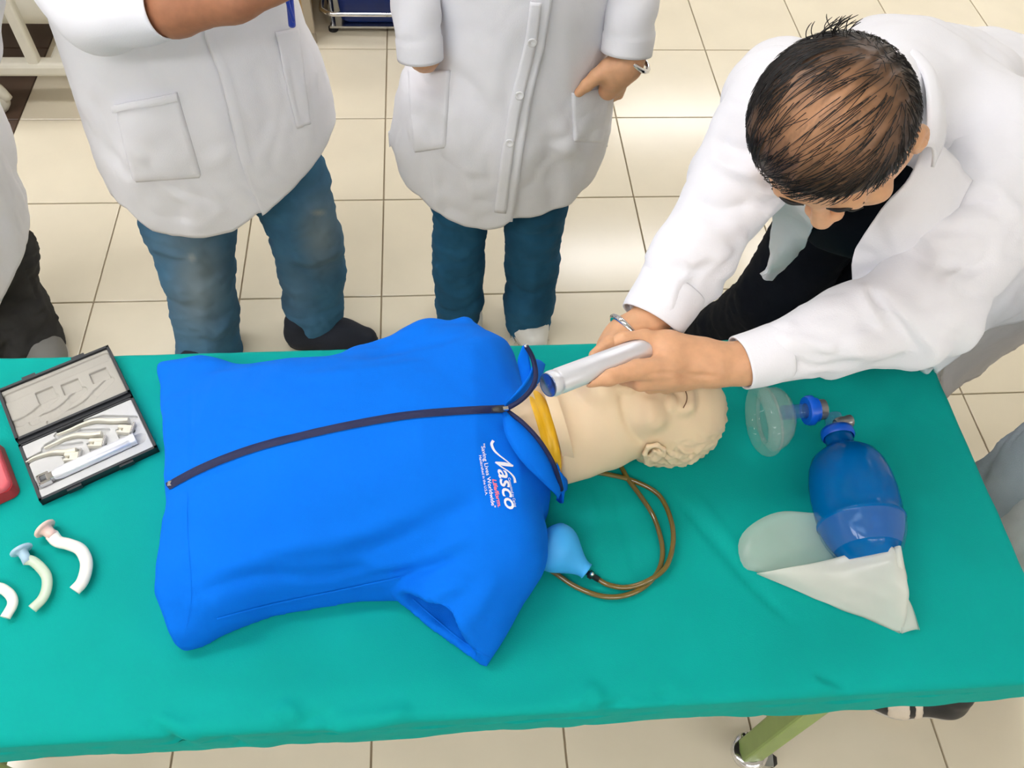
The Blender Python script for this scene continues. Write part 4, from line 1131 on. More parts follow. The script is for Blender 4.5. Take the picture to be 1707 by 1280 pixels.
co3, b3 = coat_parts(p3, C3, fl=[([(740, 110), (790, 150), (830, 210)], .02, .004), ([(700, 150), (690, 200), (694, 260)], .018, -.004), ([(880, 80), (930, 150), (960, 220), (985, 260)], .018, .004),
                                 ([(890, 130), (930, 200), (970, 270)], .014, -.004), ([(735, 250), (740, 310), (748, 360)], .02, .005), ([(930, 260), (925, 310), (920, 345)], .02, .004), ([(780, 200), (775, 280), (790, 365)], .02, -.004)])
def pocket(co, b, quad, m=M_coat):
    o = solid(mk('pocket', patch(b, quad, 22, 26, .007, lambda s, t: -.006*max(0, abs(s-.5)*2-.92)/.08-.006*max(0, t-.95)/.05), m, co), .003, 1)
    return o
pocket(co3, b3, [(680, 118), (752, 117), (744, 246), (690, 255)]); pocket(co3, b3, [(952, 154), (1018, 143), (1003, 238), (955, 236)])
solid(mk('placket', ribbon(b3, [(893, 2), (884, 70), (864, 155), (848, 240), (834, 352)], 20, .004, 60, 5, .001), M_coat, co3), .002)
for x, y in ((887, 68), (866, 157), (850, 236)):
    p, n = hit(b3, x, y); n = n if n@(CAM-p) > 0 else -n
    mk('button', lathe([(.004, .0005), (.006, .003), (.0075, .0075), (.007, .009), (.004, .0092), (.003, .0005)], p, n, 20), M_btn, co3)
for q in (((653, 218), (647, 222), (649, 246), (655, 240)), ((1004, 220), (1011, 224), (1013, 245), (1004, 243))):
    vs = np.array([PY(x, y, y3+.02) for x, y in q]); mk('belt_tab', (np.vstack([vs, vs+V(0, .006, 0)]), [[0, 1, 2, 3], [7, 6, 5, 4], [0, 4, 5, 1], [1, 5, 6, 2], [2, 6, 7, 3], [3, 7, 4, 0]]), M_coat, co3, smooth=False)
L, r = limbs([(712, -330, y3, 62), (688, -150, y3, 52), (692, -40, y3-.05, 44), (694, 30, y3-.08, 39), (698, 60, y3-.09, 37), (701, 97, y3-.10, 36)], 'y'); sleeve(p3, L, r, seed=1)
L, r = limbs([(1000, -330, y3, 62), (1062, -150, y3, 52), (1060, -40, y3-.04, 46), (1050, 30, y3-.08, 42), (1048, 60, y3-.09, 41), (1044, 88, y3-.10, 40)], 'y'); sleeve(p3, L, r, seed=2)
jeans(p3, legs3, M_jeans3, 2, fl=[([(735, 420), (760, 440), (790, 430)], .012, -.004), ([(735, 480), (765, 495), (795, 480)], .010, .005), ([(850, 470), (880, 490), (915, 475)], .012, -.004), ([(880, 380), (890, 450), (885, 520)], .015, .004)])
wc = PY(1062, 100, y3-.115); wd_ = PY(1044, 112, y3-.115)-PY(1066, 88, y3-.115); fr = frame(wd_)
ang = np.linspace(0, 2*math.pi, 33)
mk('wristwatch', sweep([wc+fr[:, 0]*.029*math.cos(a)+fr[:, 1]*.029*math.sin(a) for a in ang], [.0048]*33, 8, cap=False, ell=(1, 1)), M_chrome, p3)
for hx_, hy_, tx, ty in ((766, 520, 772, 600), (874, 535, 884, 600)):
    h_ = PH(hx_, hy_, 0)*V(1, 1, 0)+V(0, .035, 0); make_shoe(p3, h_, h_+V(.02, -.145, 0), M_white, M_sole)
fr_ = []
e0 = legs3[1][0][-1]
for k in range(70):
    a = random.uniform(0, 6.28); p = e0+V(.05*math.cos(a), .05*math.sin(a)-.02, -.035+random.uniform(0, .02))
    pts = [p, p+V(random.gauss(.004, .008), random.gauss(-.006, .008), -.012), p+V(random.gauss(.008, .016), random.gauss(-.014, .012), -.026)]
    fr_.append(sweep(pts, [.0009, .0008, .0005], 4, 5))
o = mk('frayed_hem', joinvf(*fr_), M_white, p3); o['kind'] = 'stuff'

# ---- student with crossed arms ---------------------------------------------------
y2 = -1.28
legs2 = [limbs([(330, 230, y2, 72), (315, 370, y2, 74), (330, 450, y2-.05, 58), (342, 520, y2-.08, 52), (350, 590, y2-.11, 50), (355, 630, y2-.12, 48)], 'y'),
         limbs([(440, 200, y2, 74), (482, 310, y2, 66), (512, 400, y2-.01, 56), (520, 450, y2-.02, 53), (522, 510, y2-.04, 47), (528, 548, y2-.05, 43)], 'y')]
cx2 = PY(330, 120, y2)[0]
arm2 = [limbs([(130, -380, y2, 56), (120, -60, y2-.06, 46), (190, 25, y2-.16, 42), (290, 18, y2-.22, 40), (390, 0, y2-.23, 34), (500, -40, y2-.2, 28)], 'y'),
        limbs([(420, -380, y2, 56), (460, -120, y2-.05, 44), (430, -70, y2-.16, 40), (300, -60, y2-.2, 34), (180, -60, y2-.18, 26)], 'y')]
p2 = stander('person with crossed bare forearms in white lab coat and faded blue jeans, left of middle', (cx2, y2, 0), y2, hx=PY(275, -300, y2)[0], arms=arm2, legs=legs2, skin=M_skin2,
             trunk=([PY(285, -230, y2), PY(300, -40, y2), PY(340, 120, y2)], [.13, .125, .13]))
ct2 = PY(275, -250, y2)[0]
C2 = Coat(y2, [(62, -60), (80, 0), (110, 100), (140, 190), (170, 260), (192, 315), (214, 346), (238, 366)], [(480, -60), (492, 0), (512, 60), (532, 100), (549, 150), (560, 205), (558, 235), (546, 260)],
          [(214, 346), (235, 362), (258, 374), (290, 378), (345, 376), (392, 366), (415, 350), (432, 336), (441, 336), (490, 308), (548, 258), (560, 240)],
          [(338, -20), (350, 55), (372, 110), (386, 160), (402, 230), (420, 290), (440, 340)], 'R',
          [(1.47, ct2-.07, ct2+.07), (1.43, ct2-.17, ct2+.17), (1.36, ct2-.2, ct2+.2)], [(1.47, .07), (1.4, .11), (1.2, .13), (.9, .14), (.7, .15), (.45, .14)], .66, 2)
co2, b2 = coat_parts(p2, C2, fl=[([(250, 90), (262, 120), (275, 145)], .008, -.005), ([(240, 80), (252, 115), (262, 140)], .008, .004), ([(350, 60), (372, 110), (388, 165), (405, 235), (424, 300)], .006, -.004),
                                 ([(470, 90), (480, 150), (495, 205), (515, 215)], .006, -.004), ([(290, 330), (300, 355), (305, 372)], .02, .005), ([(150, 150), (185, 230), (215, 330)], .012, .004), ([(340, 300), (360, 330), (370, 362)], .016, -.004),
                                 ([(420, 100), (440, 160), (450, 230)], .02, .004), ([(500, 120), (515, 170), (520, 230)], .02, -.004)])
pocket(co2, b2, [(190, 174), (296, 152), (338, 296), (222, 304)])
mk('pocket_band', ribbon(b2, [(191, 178), (245, 168), (297, 157)], 12, .0115, 30, 4, .001), M_coat, co2)
solid(mk('chest_pocket', patch(b2, [(456, 52), (494, 46), (516, 205), (494, 212)], 12, 30, .005), M_coat, co2), .002)
L, r = limbs([(140, -390, y2, 72), (95, -180, y2-.02, 66), (112, -50, y2-.07, 64), (150, 20, y2-.14, 60), (215, 25, y2-.2, 52), (272, 14, y2-.22, 46)], 'y'); sleeve(p2, L, r, seed=3, cuff=False)
L, r = limbs([(410, -390, y2, 72), (470, -200, y2-.02, 64), (470, -120, y2-.08, 58), (425, -72, y2-.17, 52)], 'y'); sleeve(p2, L, r, seed=5, cuff=False)
fade = lambda: None
jo, jvf = jeans(p2, legs2, M_jeans, 4, fl=[([(480, 440), (520, 452), (570, 432)], .008, -.007), ([(478, 425), (520, 436), (572, 415)], .012, .008), ([(330, 545), (355, 560), (388, 535)], .009, .006), ([(330, 560), (355, 572), (390, 555)], .008, -.005),
                                             ([(318, 390), (335, 470), (345, 540)], .02, .005), ([(270, 420), (290, 500), (310, 560)], .02, -.004)])
# worn, bleached thighs: a real fade in the denim, stored per vertex
def fade_attr(o, vf, spots, base=.0):
    P = vf[0]; w_ = np.zeros(len(P))
    for (x, y), rx, ry, s in spots:
        for i, p in enumerate(P):
            px, py = PX(p); d = ((px-x)/rx)**2+((py-y)/ry)**2
            if d < 4: w_[i] = max(w_[i], s*math.exp(-d))
    a = o.data.attributes.new('fade', 'FLOAT', 'POINT'); a.data.foreach_set('value', w_)
m = M_jeans.copy(); m.name = 'jeans_worn'; nt = m.node_tree; bs = nt.nodes['Principled BSDF']; src = bs.inputs['Base Color'].links[0].from_socket
at_ = nt.nodes.new('ShaderNodeAttribute'); at_.attribute_name = 'fade'; mx = nt.nodes.new('ShaderNodeMix'); mx.data_type = 'RGBA'
nt.links.new(at_.outputs['Fac'], mx.inputs[0]); nt.links.new(src, mx.inputs[6]); mx.inputs[7].default_value = (*lin((150, 160, 160)), 1); nt.links.new(mx.outputs[2], bs.inputs['Base Color'])
jo.data.materials[0] = m
fade_attr(jo, jvf, [((330, 470), 44, 90, .62), ((320, 430), 10, 12, .95), ((535, 390), 32, 60, .55), ((532, 355), 16, 7, .9), ((490, 480), 40, 60, .15), ((310, 400), 60, 50, .35)])
h_ = PH(505, 578, 0); make_shoe(p2, h_*V(1, 1, 0)+V(.0, .015, 0), h_*V(1, 1, 0)+V(.185, .0, 0), M_shoe, M_soleb)
h_ = PH(350, 590, 0); make_shoe(p2, h_*V(1, 1, 0)+V(0, .06, 0), h_*V(1, 1, 0)+V(-.02, -.1, 0), M_shoe, M_soleb)
mk('jean_cuff', sweep([legs2[1][0][-1]+V(.054*math.cos(a)+.002, .05*math.sin(a), -.038+.012*math.cos(a)) for a in ang], [.0035]*33, 6, cap=False), M_jeans_grey, p2)
pn = PY(483, 5, y2-.16)
pen = thing('pen', 'blue pen clipped into the chest pocket of the person with crossed arms', 'pen', pn)
M_pen = mat('pen_blue', (16, 64, 190), .35)
mk('barrel', sweep([PY(478, -40, y2-.155), PY(483, 0, y2-.16), PY(487, 42, y2-.15)], [.0065]*3, 12, 20), M_pen, pen)
mk('clip', sweep([PY(474, -30, y2-.168), PY(480, 5, y2-.17), PY(490, 36, y2-.165)], [.004, .0035, .003], 8, 20), M_pen, pen)

# ---- person at the left edge -------------------------------------------------------
y1 = -1.28
legs1 = [limbs([(-55, 330, y1, 58), (-6, 420, y1, 60), (-2, 468, y1-.02, 58), (24, 520, y1-.05, 54), (46, 566, y1-.08, 52), (52, 630, y1-.1, 48)], 'y'),
         limbs([(-120, 330, y1, 66), (-80, 440, y1-.02, 62), (-40, 540, y1-.09, 60), (-20, 620, y1-.12, 54)], 'y')]
cx1 = PY(-110, 150, y1)[0]
arm1 = [limbs([(-300, -330, y1, 56), (-290, 0, y1, 44), (-250, 180, y1-.05, 32)], 'y'), limbs([(-90, -330, y1, 56), (-60, 0, y1, 44), (-60, 150, y1-.1, 32)], 'y')]
xt1 = PY(-190, -200, y1)[0]
p1 = stander('person at the left edge in white lab coat and charcoal trousers', (cx1, y1, 0), y1, hx=xt1, arms=arm1, legs=legs1, trunk=([V(xt1, y1, 1.36), V(xt1+.02, y1, 1.1), V(cx1, y1, .9)], [.13, .12, .13]))
C1 = Coat(y1, [(-280, 100), (-270, 250), (-230, 400), (-180, 470)], [(-30, 130), (-5, 212), (12, 262), (30, 320), (45, 375), (50, 405)], [(-230, 470), (-100, 545), (-50, 535), (0, 503), (24, 458), (40, 425), (50, 408)],
          [(-120, 100), (-100, 300), (-60, 540)], 'L', [(1.47, xt1-.07, xt1+.07), (1.43, xt1-.17, xt1+.17), (1.36, xt1-.2, xt1+.2), (1.1, xt1-.18, xt1+.19)], [(1.47, .07), (1.4, .11), (1.2, .13), (.9, .14), (.7, .15), (.45, .14)], .36, 6)
coat_parts(p1, C1)
for L_, sd in ((arm1[0], 3), (arm1[1], 4)): sleeve(p1, L_[0], [x*1.3 for x in L_[1]], seed=sd)
jeans(p1, legs1, M_trouser, 6, fl=[([(40, 440), (55, 470), (60, 500)], .01, -.006), ([(30, 480), (60, 500), (85, 530)], .012, .005)])
h_ = PH(95, 586, 0); make_shoe(p1, h_*V(1, 1, 0)+V(-.06, .06, 0), h_*V(1, 1, 0)+V(.03, -.1, 0), mat('shoe_grey', (120, 118, 112), .7), M_sole)
h_ = PH(0, 640, 0); make_shoe(p1, h_*V(1, 1, 0)+V(-.06, .06, 0), h_*V(1, 1, 0)+V(-.03, -.14, 0), MATS['shoe_grey'], M_sole)

# ---- man bending over the manikin ---------------------------------------------------
Lsh, Lel, Lmi, Lcu = J(1665, 265, 1.14), J(1535, 515, 1.03), J(1390, 560, 1.0), J(1238, 604, .985)
Rsh, Rel, Rmi, Rcu = J(1305, 190, 1.17), J(1228, 305, 1.10), J(1152, 430, 1.03), J(1088, 532, .985)
PEL = V(1.08, -1.68, .92); CH = J(1490, 200, 1.11)
mp = thing('person', 'balding person in white lab coat bending over the manikin with a laryngoscope', 'person', (1.0, -1.6, 0))
# head frame
HCm = J(1393, 226, 1.285)
vv_ = HCm-CAM; vv_ /= np.linalg.norm(vv_)
ui = UP-(UP@vv_)*vv_; ui /= np.linalg.norm(ui); ri = np.cross(vv_, ui)
dwn = -ui*math.cos(math.radians(13))-ri*math.sin(math.radians(13)); a_ = math.radians(2)
kz_ = -vv_*math.cos(a_)-dwn*math.sin(a_); fy_ = dwn*math.cos(a_)-vv_*math.sin(a_)
lt_ = np.cross(fy_, kz_); b_ = math.radians(-10); kz_ = kz_*math.cos(b_)-lt_*math.sin(b_); lt_ = np.cross(fy_, kz_)
HRm = np.stack([np.cross(fy_, kz_), fy_*.8, kz_], 1); HRs = np.stack([np.cross(fy_, kz_), fy_/.8, kz_], 1); HS = 1.03
NB_ = J(1490, 150, 1.16)
def mbody_head(P):
    d = head_sdf(P, HCm, HRs, HS, neck=False)
    return smin(d, cone(P, HCm+HRm@V(0, -.02, -.05), NB_, .058, .056), .04)
hd = snet(mbody_head, np.minimum(HCm, NB_)-.17, np.maximum(HCm, NB_)+.17, .0034)
A_h, B_h = J(913, 642, 1.04), J(1064, 585, 1.0)
def man_lhand(P):
    q = lambda x, y, z: J(x, y, z)
    r = lambda k: k/1300.
    d = chain(P, [q(1275, 603, .985), q(1235, 606, .985), q(1185, 608, .985), q(1120, 602, .99)], [r(36), r(33), r(35), r(41)], .02)
    d = smin(d, cone(P, q(1165, 590, .99), q(1112, 574, 1.0), r(24), r(21)), .02)
    d = smin(d, chain(P, [q(1112, 574, 1.0), q(1075, 564, 1.008), q(1040, 566, 1.01), q(1008, 578, 1.0)], [r(20), r(15), r(13), r(11)], .006), .012)   # thumb
    d = smin(d, chain(P, [q(1110, 615, 1.0), q(1062, 616, 1.012), q(1015, 629, 1.02), q(982, 636, 1.02)], [r(24), r(16.5), r(13.5), r(10)], .006), .012)   # index
    d = smin(d, chain(P, [q(1115, 630, .985), q(1068, 637, .985), q(1040, 630, .965), q(1050, 610, .955)], [r(20), r(15), r(12), r(10)], .005), .008)
    d = smin(d, chain(P, [q(1130, 634, .975), q(1085, 642, .965), q(1058, 634, .95), q(1062, 615, .945)], [r(19), r(14), r(11), r(10)], .005), .008)
    d = smin(d, chain(P, [q(1150, 634, .97), q(1110, 644, .957), q(1085, 638, .945), q(1082, 622, .942)], [r(17), r(12), r(10), r(9)], .005), .008)
    d = smax(d, -cone(P, A_h, B_h, .0166), .003)
    return d
def man_rhand(P):
    q = lambda x, y, z: J(x, y, z)
    r = lambda k: k/1270.
    d = chain(P, [q(1105, 505, 1.0), q(1075, 545, .985), q(1042, 566, .978), q(1022, 585, .965)], [r(36), r(31), r(33), r(30)], .02)
    for x, y, z in ((1000, 588, .985), (1012, 598, .972), (1026, 606, .962), (1042, 612, .955)):
        d = smin(d, chain(P, [q(x+14, y-12, z), q(x-2, y+6, z-.012), q(x+8, y+26, z-.022), q(x+22, y+30, z-.012)], [r(14), r(11), r(10), r(9)], .004), .008)
    d = smin(d, chain(P, [q(1040, 560, .99), q(1015, 572, 1.005), q(990, 592, 1.012)], [r(18), r(12), r(9)], .005), .01)
    d = smax(d, -cone(P, A_h, B_h, .0166), .003)
    return d
c_ = J(1130, 605, .98); lh = snet(man_lhand, c_-V(.16, .10, .07), c_+V(.16, .10, .08), .0027)
c_ = J(1050, 565, .97); rh = snet(man_rhand, c_-V(.11, .11, .09), c_+V(.11, .14, .09), .0027)
lv = lh[0]; Nn_ = vnormals(*lh)
lh = folds(lh, [([(1065, 632), (1100, 622), (1150, 625), (1200, 628)], .004, -.0022), ([(1060, 640), (1110, 640), (1170, 640)], .005, .0012), ([(1062, 592), (1085, 590), (1110, 592)], .004, -.0015), ([(1200, 585), (1205, 605), (1208, 630)], .004, .0008)])
RH_, LH_ = V(.98, -1.60, .86), V(1.13, -1.70, .86)
RK, RA = J(1290, 500, .52), V(.845, -1.47, .06)
LK, LA = J(1420, 480, .52), V(1.13, -1.53, .06)
def man_body(P):
    d = chain(P, [PEL, PEL*.5+CH*.5, CH], [.13, .12, .12], .06)
    d = smin(d, chain(P, [Rsh, Rel, Rmi, Rcu], [.05, .04, .034, .026], .02), .05)
    d = smin(d, chain(P, [Lsh, Lel, Lmi, Lcu], [.05, .04, .034, .026], .02), .05)
    d = smin(d, cone(P, CH, NB_, .09, .06), .05)
    for a, b, c in ((RH_, RK, RA), (LH_, LK, LA)): d = smin(d, chain(P, [a, b, c], [.07, .04, .03], .02), .03)
    return d
bpts = np.array([PEL, CH, Rsh, Rel, Rcu, Lsh, Lel, Lcu, NB_, RK, RA, LK, LA])
mbd = mk('body', joinvf(snet(man_body, bpts.min(0)-.16, bpts.max(0)+.16, .012), hd, lh, rh), M_skin, mp)
for s in (-1, 1):
    mk('eyelashes', sweep([HCm+HRm@(V(s*x, y, z)*HS) for x, y, z in ((.02, .088, -.004), (.032, .0925, -.007), (.044, .086, -.004))], [.0008, .0014, .0008], 6, 12), M_hair, mp)
for s in (-1, 1):
    mk('eyebrow', sweep([HCm+HRm@(V(s*x, y, z)*HS) for x, y, z in ((.012, .092, .022), (.028, .092, .028), (.048, .078, .026))], [.0018, .0024, .001], 8, 16), M_hair, mp)
# hair cap with a thinning crown
hv_ = snet(lambda P: hair_sdf(P, HCm, HRs, HS), HCm-.18, HCm+.18, .0034)
q_ = (hv_[0]-HCm)@HRs/HS; Nh = vnormals(*hv_)
fl_ = q_[:, 0]*.85-q_[:, 1]*.5                                   # across the combing direction
hv_ = (hv_[0]+Nh*(.0016*wn(np.c_[fl_*1.0, (q_[:, 1]+q_[:, 0])*.12, q_[:, 2]*.15], .012, 3)+.0012*wn(q_, .03, 2))[:, None], hv_[1])
M_hairm = mat('hair_thinning', (34, 27, 24), .5, var=.1, vscale=70)
nt = M_hairm.node_tree; bs = nt.nodes['Principled BSDF']; src = bs.inputs['Base Color'].links[0].from_socket
at_ = nt.nodes.new('ShaderNodeAttribute'); at_.attribute_name = 'scalp'; mx = nt.nodes.new('ShaderNodeMix'); mx.data_type = 'RGBA'
nt.links.new(at_.outputs['Fac'], mx.inputs[0]); nt.links.new(src, mx.inputs[6]); mx.inputs[7].default_value = (*lin((200, 146, 104)), 1); nt.links.new(mx.outputs[2], bs.inputs['Base Color'])
ho = mk('hair', hv_, M_hairm, mp)
def scalp(q):
    d = ((q[:, 0]+.018)/.042)**2+((q[:, 1]+.012)/.058)**2
    w_ = np.exp(-d*.9)*.95+.3*np.exp(-(((q[:, 0]-.032)/.03)**2+((q[:, 1]+.0)/.06)**2))
    return np.clip(w_, 0, .95)*np.clip((q[:, 2]-.05)/.04, 0, 1)
w_ = scalp(q_)*(1-.35*np.clip(wn(np.c_[fl_, (q_[:, 1]+q_[:, 0])*.1, q_[:, 2]*.1], .009, 6), 0, 1))
a = ho.data.attributes.new('scalp', 'FLOAT', 'POINT'); a.data.foreach_set('value', w_)
st_ = []
rr = np.random.default_rng(3)
def on_ell(q): 
    e = V(.0805, .1035, .0875); c = V(0, -.016, .043); d = (q-c)/e; return c+e*d/np.linalg.norm(d)
for k in range(3000):
    while True:
        q = rr.normal(size=3); q /= np.linalg.norm(q)
        q = V(0, -.016, .043)+V(.0805, .1035, .0875)*q
        if q[2] > np.interp(q[1], [-.12, -.06, -.03, 0, .025, .045, .07, .09], [-.06, -.06, -.04, -.0, .02, .05, .070, .08]): break
    top = np.clip((q[2]-.05)/.05, 0, 1)
    if top > .4 and rr.random() < .94*scalp(q[None])[0]**.5: continue
    pts = []; lift = .0008
    d0 = V(.6, .78, 0)*top+V(.15*np.sign(q[0]), .15, -.9)*(1-top)+rr.normal(size=3)*.13
    for s in range(6):
        pts.append(HCm+HRm@(on_ell(q)*(1)*HS)+HRm@((q-V(0, -.016, .043))/np.linalg.norm(q-V(0, -.016, .043)))*lift)
        q = on_ell(q+d0*(.0105 if top > .3 else .006)); lift += rr.uniform(.0, .0009)
    st_.append(sweep(pts, np.array([.00048, .00048, .00045, .0004, .00036, .0002]), 3, cap=False))
for k in range(22):      # tuft standing up at the back
    q = on_ell(V(rr.normal(.012, .012), -.105, rr.normal(.075, .006))); pts = []; d0 = V(rr.normal(.1, .35), -.7, rr.normal(.55, .2))
    for s in range(7):
        pts.append(HCm+HRm@(q*HS)); q = q+d0*.0042; d0 = d0+V(-.22 if k % 3 else -.15, -.02, -.06)
    st_.append(sweep(pts, [.0006]*6+[.0003], 3, cap=False))
o = mk('hair_strands', joinvf(*st_), M_hair, ho); o['kind'] = 'stuff'
# coat: shell of trunk and sleeves
fdir = V(-.5, -.86, 0)
def man_coat(P):
    d = chain(P, [Rsh+V(0, .02, 0), CH, Lsh], [.082, .10, .098], .06)
    d = smin(d, chain(P, [CH, PEL*.5+CH*.5, PEL], [.11, .135, .15], .08), .06)
    d = smin(d, cone(P, J(1430, 130, 1.16), J(1580, 140, 1.12), .056, .064), .06)
    d = smin(d, cone(P, HCm+HRm@V(.0, -.03, -.125), NB_, .06, .085), .03)
    d = smax(d, (P-(PEL+fdir*.06)).astype(np.float32)@fdir.astype(np.float32)-np.clip((P[:, 2]-1.0)*4, 0, 9), .03)
    sk_ = cone(P, PEL, V(1.12, -1.65, .5), .20, .265)
    sk_ = smax(sk_, .53+.05*np.sin(P[:, 0]*9)-P[:, 2], .004)
    ld_ = V(.86, -.5, 0).astype(np.float32); Q_ = (P-PEL).astype(np.float32)
    sk_ = smax(sk_, -smax(-(Q_@fdir.astype(np.float32)), Q_@ld_-.03, .02), .02)
    d = smin(d, sk_, .05)
    return d
cpts = np.array([Rsh, CH, Lsh, PEL, V(1.14, -1.64, .5)])
cv = snet(man_coat, cpts.min(0)-.3, cpts.max(0)+.3, .0075)
cv = wrinkle(cv, .008, .2, (1, 1, .7), 2, .003, .08)
coatm = mk('lab_coat', cv, M_coat, mp)
def arm_sleeve(P, ch, rs): return chain(P, ch, rs, .03)
def sl(ch, rs, cutdir, cutp, h, seed, fl):
    L = np.array(ch); lo, hi = bounds(ch, rs, .03); ax = (L[-1]-L[0]); ax /= np.linalg.norm(ax)
    cd_ = (np.asarray(cutdir)/np.linalg.norm(cutdir)).astype(np.float32)
    def f(P):
        d = chain(P, ch, rs, .03); d = smax(d, (P-np.asarray(cutp, np.float32))@cd_, .003)
        return smax(d, -cone(P, L[-2]*.25+L[-1]*.75, L[-1]*1.4-L[-2]*.4, rs[-1]-.006, rs[-1]-.003), .003)
    vf = snet(f, lo, hi, h)
    v, f_ = vf; N = vnormals(v, f_)
    s = (v-L[0])@ax; tot = (L[-1]-L[0])@ax; u_ = s/tot
    side = np.cross(ax, V(0, 0, 1)); side /= np.linalg.norm(side); ph = (v-L[0])@side
    n1 = np.sin(s/.011+5*wn(v, .12, seed)+ph*14)*np.clip(.5+wn(v, .09, seed+1), 0, 1)
    n2 = np.sin(s/.021+4*wn(v, .16, seed+2)-ph*10)*np.clip(.4+wn(v, .13, seed+3), 0, 1)
    amp = np.clip((1-u_)*9, 0, 1)*np.clip(.5+u_, .5, 1)
    v = v+N*((.0022*n1+.0062*n2)*amp)[:, None]
    return folds((v, f_), fl)
LU = (Lsh*.5+Lel*.5)
lsv = sl([Lsh, LU, Lel, Lmi, Lcu], [.098, .082, .068, .052, .0335], Lcu-Lmi, Lcu+(Lcu-Lmi)*.0, .005, 2,
         [([(1445, 480), (1480, 520), (1530, 585)], .008, -.0090), ([(1430, 470), (1450, 510), (1480, 560)], .008, .0075), ([(1500, 400), (1560, 440), (1640, 445)], .010, -.0060), ([(1490, 360), (1560, 400), (1650, 400)], .012, .0075),
          ([(1530, 310), (1580, 335), (1680, 330)], .010, -.0075), ([(1510, 345), (1570, 370), (1670, 365)], .010, .0060), ([(1300, 590), (1350, 610), (1400, 615)], .006, -.0045), ([(1290, 560), (1340, 570), (1400, 590)], .008, .0045)])
lso = mk('sleeve', lsv, M_coat, mp)
RU = Rsh*.5+Rel*.5
rsv = sl([Rsh, RU, Rel, Rmi, Rcu], [.085, .066, .058, .052, .041], Rcu-Rmi, Rcu, .005, 4,
         [([(1190, 230), (1230, 250), (1280, 245)], .008, -.0075), ([(1180, 260), (1230, 285), (1285, 290)], .009, .0060), ([(1150, 330), (1200, 350), (1260, 335)], .008, -.0060), ([(1140, 360), (1190, 385), (1240, 370)], .010, .0060), ([(1110, 430), (1150, 450), (1200, 435)], .008, -.0045)])
rso = mk('sleeve', rsv, M_coat, mp)
for o_, a_0, a_1, rr_ in ((lso, Lmi, Lcu, .0355), (rso, Rmi, Rcu, .0432)):
    ax_ = (a_1-a_0)/np.linalg.norm(a_1-a_0)
    solid(mk('cuff', sweep([a_1-ax_*.055, a_1-ax_*.05, a_1-ax_*.02, a_1+ax_*.004], [rr_+.002, rr_+.0035, rr_+.002, rr_], 40, 16, cap=False, disp=lambda th, s: .03*np.sin(2*th+1)+.012*np.sin(5*th+7*s)), M_coat, o_), .0025)
bls = bvh(lsv); brs = bvh(rsv)
mk('cuff_seam', ribbon(brs, [(1046, 515), (1080, 522), (1128, 535)], 3, .0004, 20, 3, .001), M_coat, rso)
# open cuff of the right sleeve
cuf = strip([J(1128, 515, .985), J(1136, 530, .975), J(1138, 548, .965), J(1130, 562, .955)], [V(-.012, -.006, .006), V(-.014, -.012, .006), V(-.018, -.014, .004), V(-.02, -.012, .002)], .002, 30, 6, .003)
solid(mk('open_cuff', cuf, M_coat, rso), .002)
# collar, lapels and hanging front panels
def sheet_px(rows, nu=40, nv=30, seed=0, amp=.003):
    """cloth panel from rows of (px,py,z) points"""
    R_ = [spline(np.array([J(*p) for p in r]), nu) for r in rows]
    C_ = [spline(np.array([r[i] for r in R_]), nv) for i in range(nu)]
    v = np.concatenate(C_); vf = (v, gridf(nu, nv)); N = vnormals(*vf)
    return v+N*(amp*wn(v, .08, seed)+amp*.5*wn(v*V(1, 1, .6), .04, seed+1))[:, None], vf[1]
solid(mk('front_panel', sheet_px([[(1285, 295, 1.14), (1320, 320, 1.15), (1362, 350, 1.14)], [(1290, 345, 1.02), (1322, 365, 1.02), (1352, 385, 1.02)], [(1284, 400, .92), (1310, 420, .92), (1338, 415, .91)],
                                   [(1278, 445, .84), (1285, 455, .83), (1312, 440, .82)], [(1266, 456, .82), (1276, 466, .82), (1288, 468, .81)]], seed=1), M_coat, coatm), .003)
solid(mk('front_panel', sheet_px([[(1552, 225, 1.235), (1580, 250, 1.22), (1620, 300, 1.18)], [(1520, 290, 1.2), (1545, 320, 1.18), (1580, 380, 1.13)], [(1468, 350, 1.14), (1500, 390, 1.12), (1530, 430, 1.08)],
                                   [(1425, 420, 1.06), (1460, 440, 1.05), (1490, 470, 1.04)], [(1421, 462, 1.02), (1440, 475, 1.02), (1470, 490, 1.02)], [(1436, 492, 1.0), (1448, 496, 1.0), (1462, 500, 1.0)]], seed=2, amp=.004), M_coat, coatm), .004)
col = strip([J(1540, 245, 1.25), J(1546, 190, 1.265), J(1534, 120, 1.265), J(1480, 75, 1.24), J(1400, 70, 1.21), J(1330, 110, 1.21)],
            [V(.025, .0, -.03), V(.04, .01, -.03), V(.04, .03, -.03), V(.02, .03, -.02), V(-.005, .03, -.02), V(-.02, .02, -.02)], .003, 60, 8, .012)
solid(mk('collar', col, M_coat, coatm), .004)
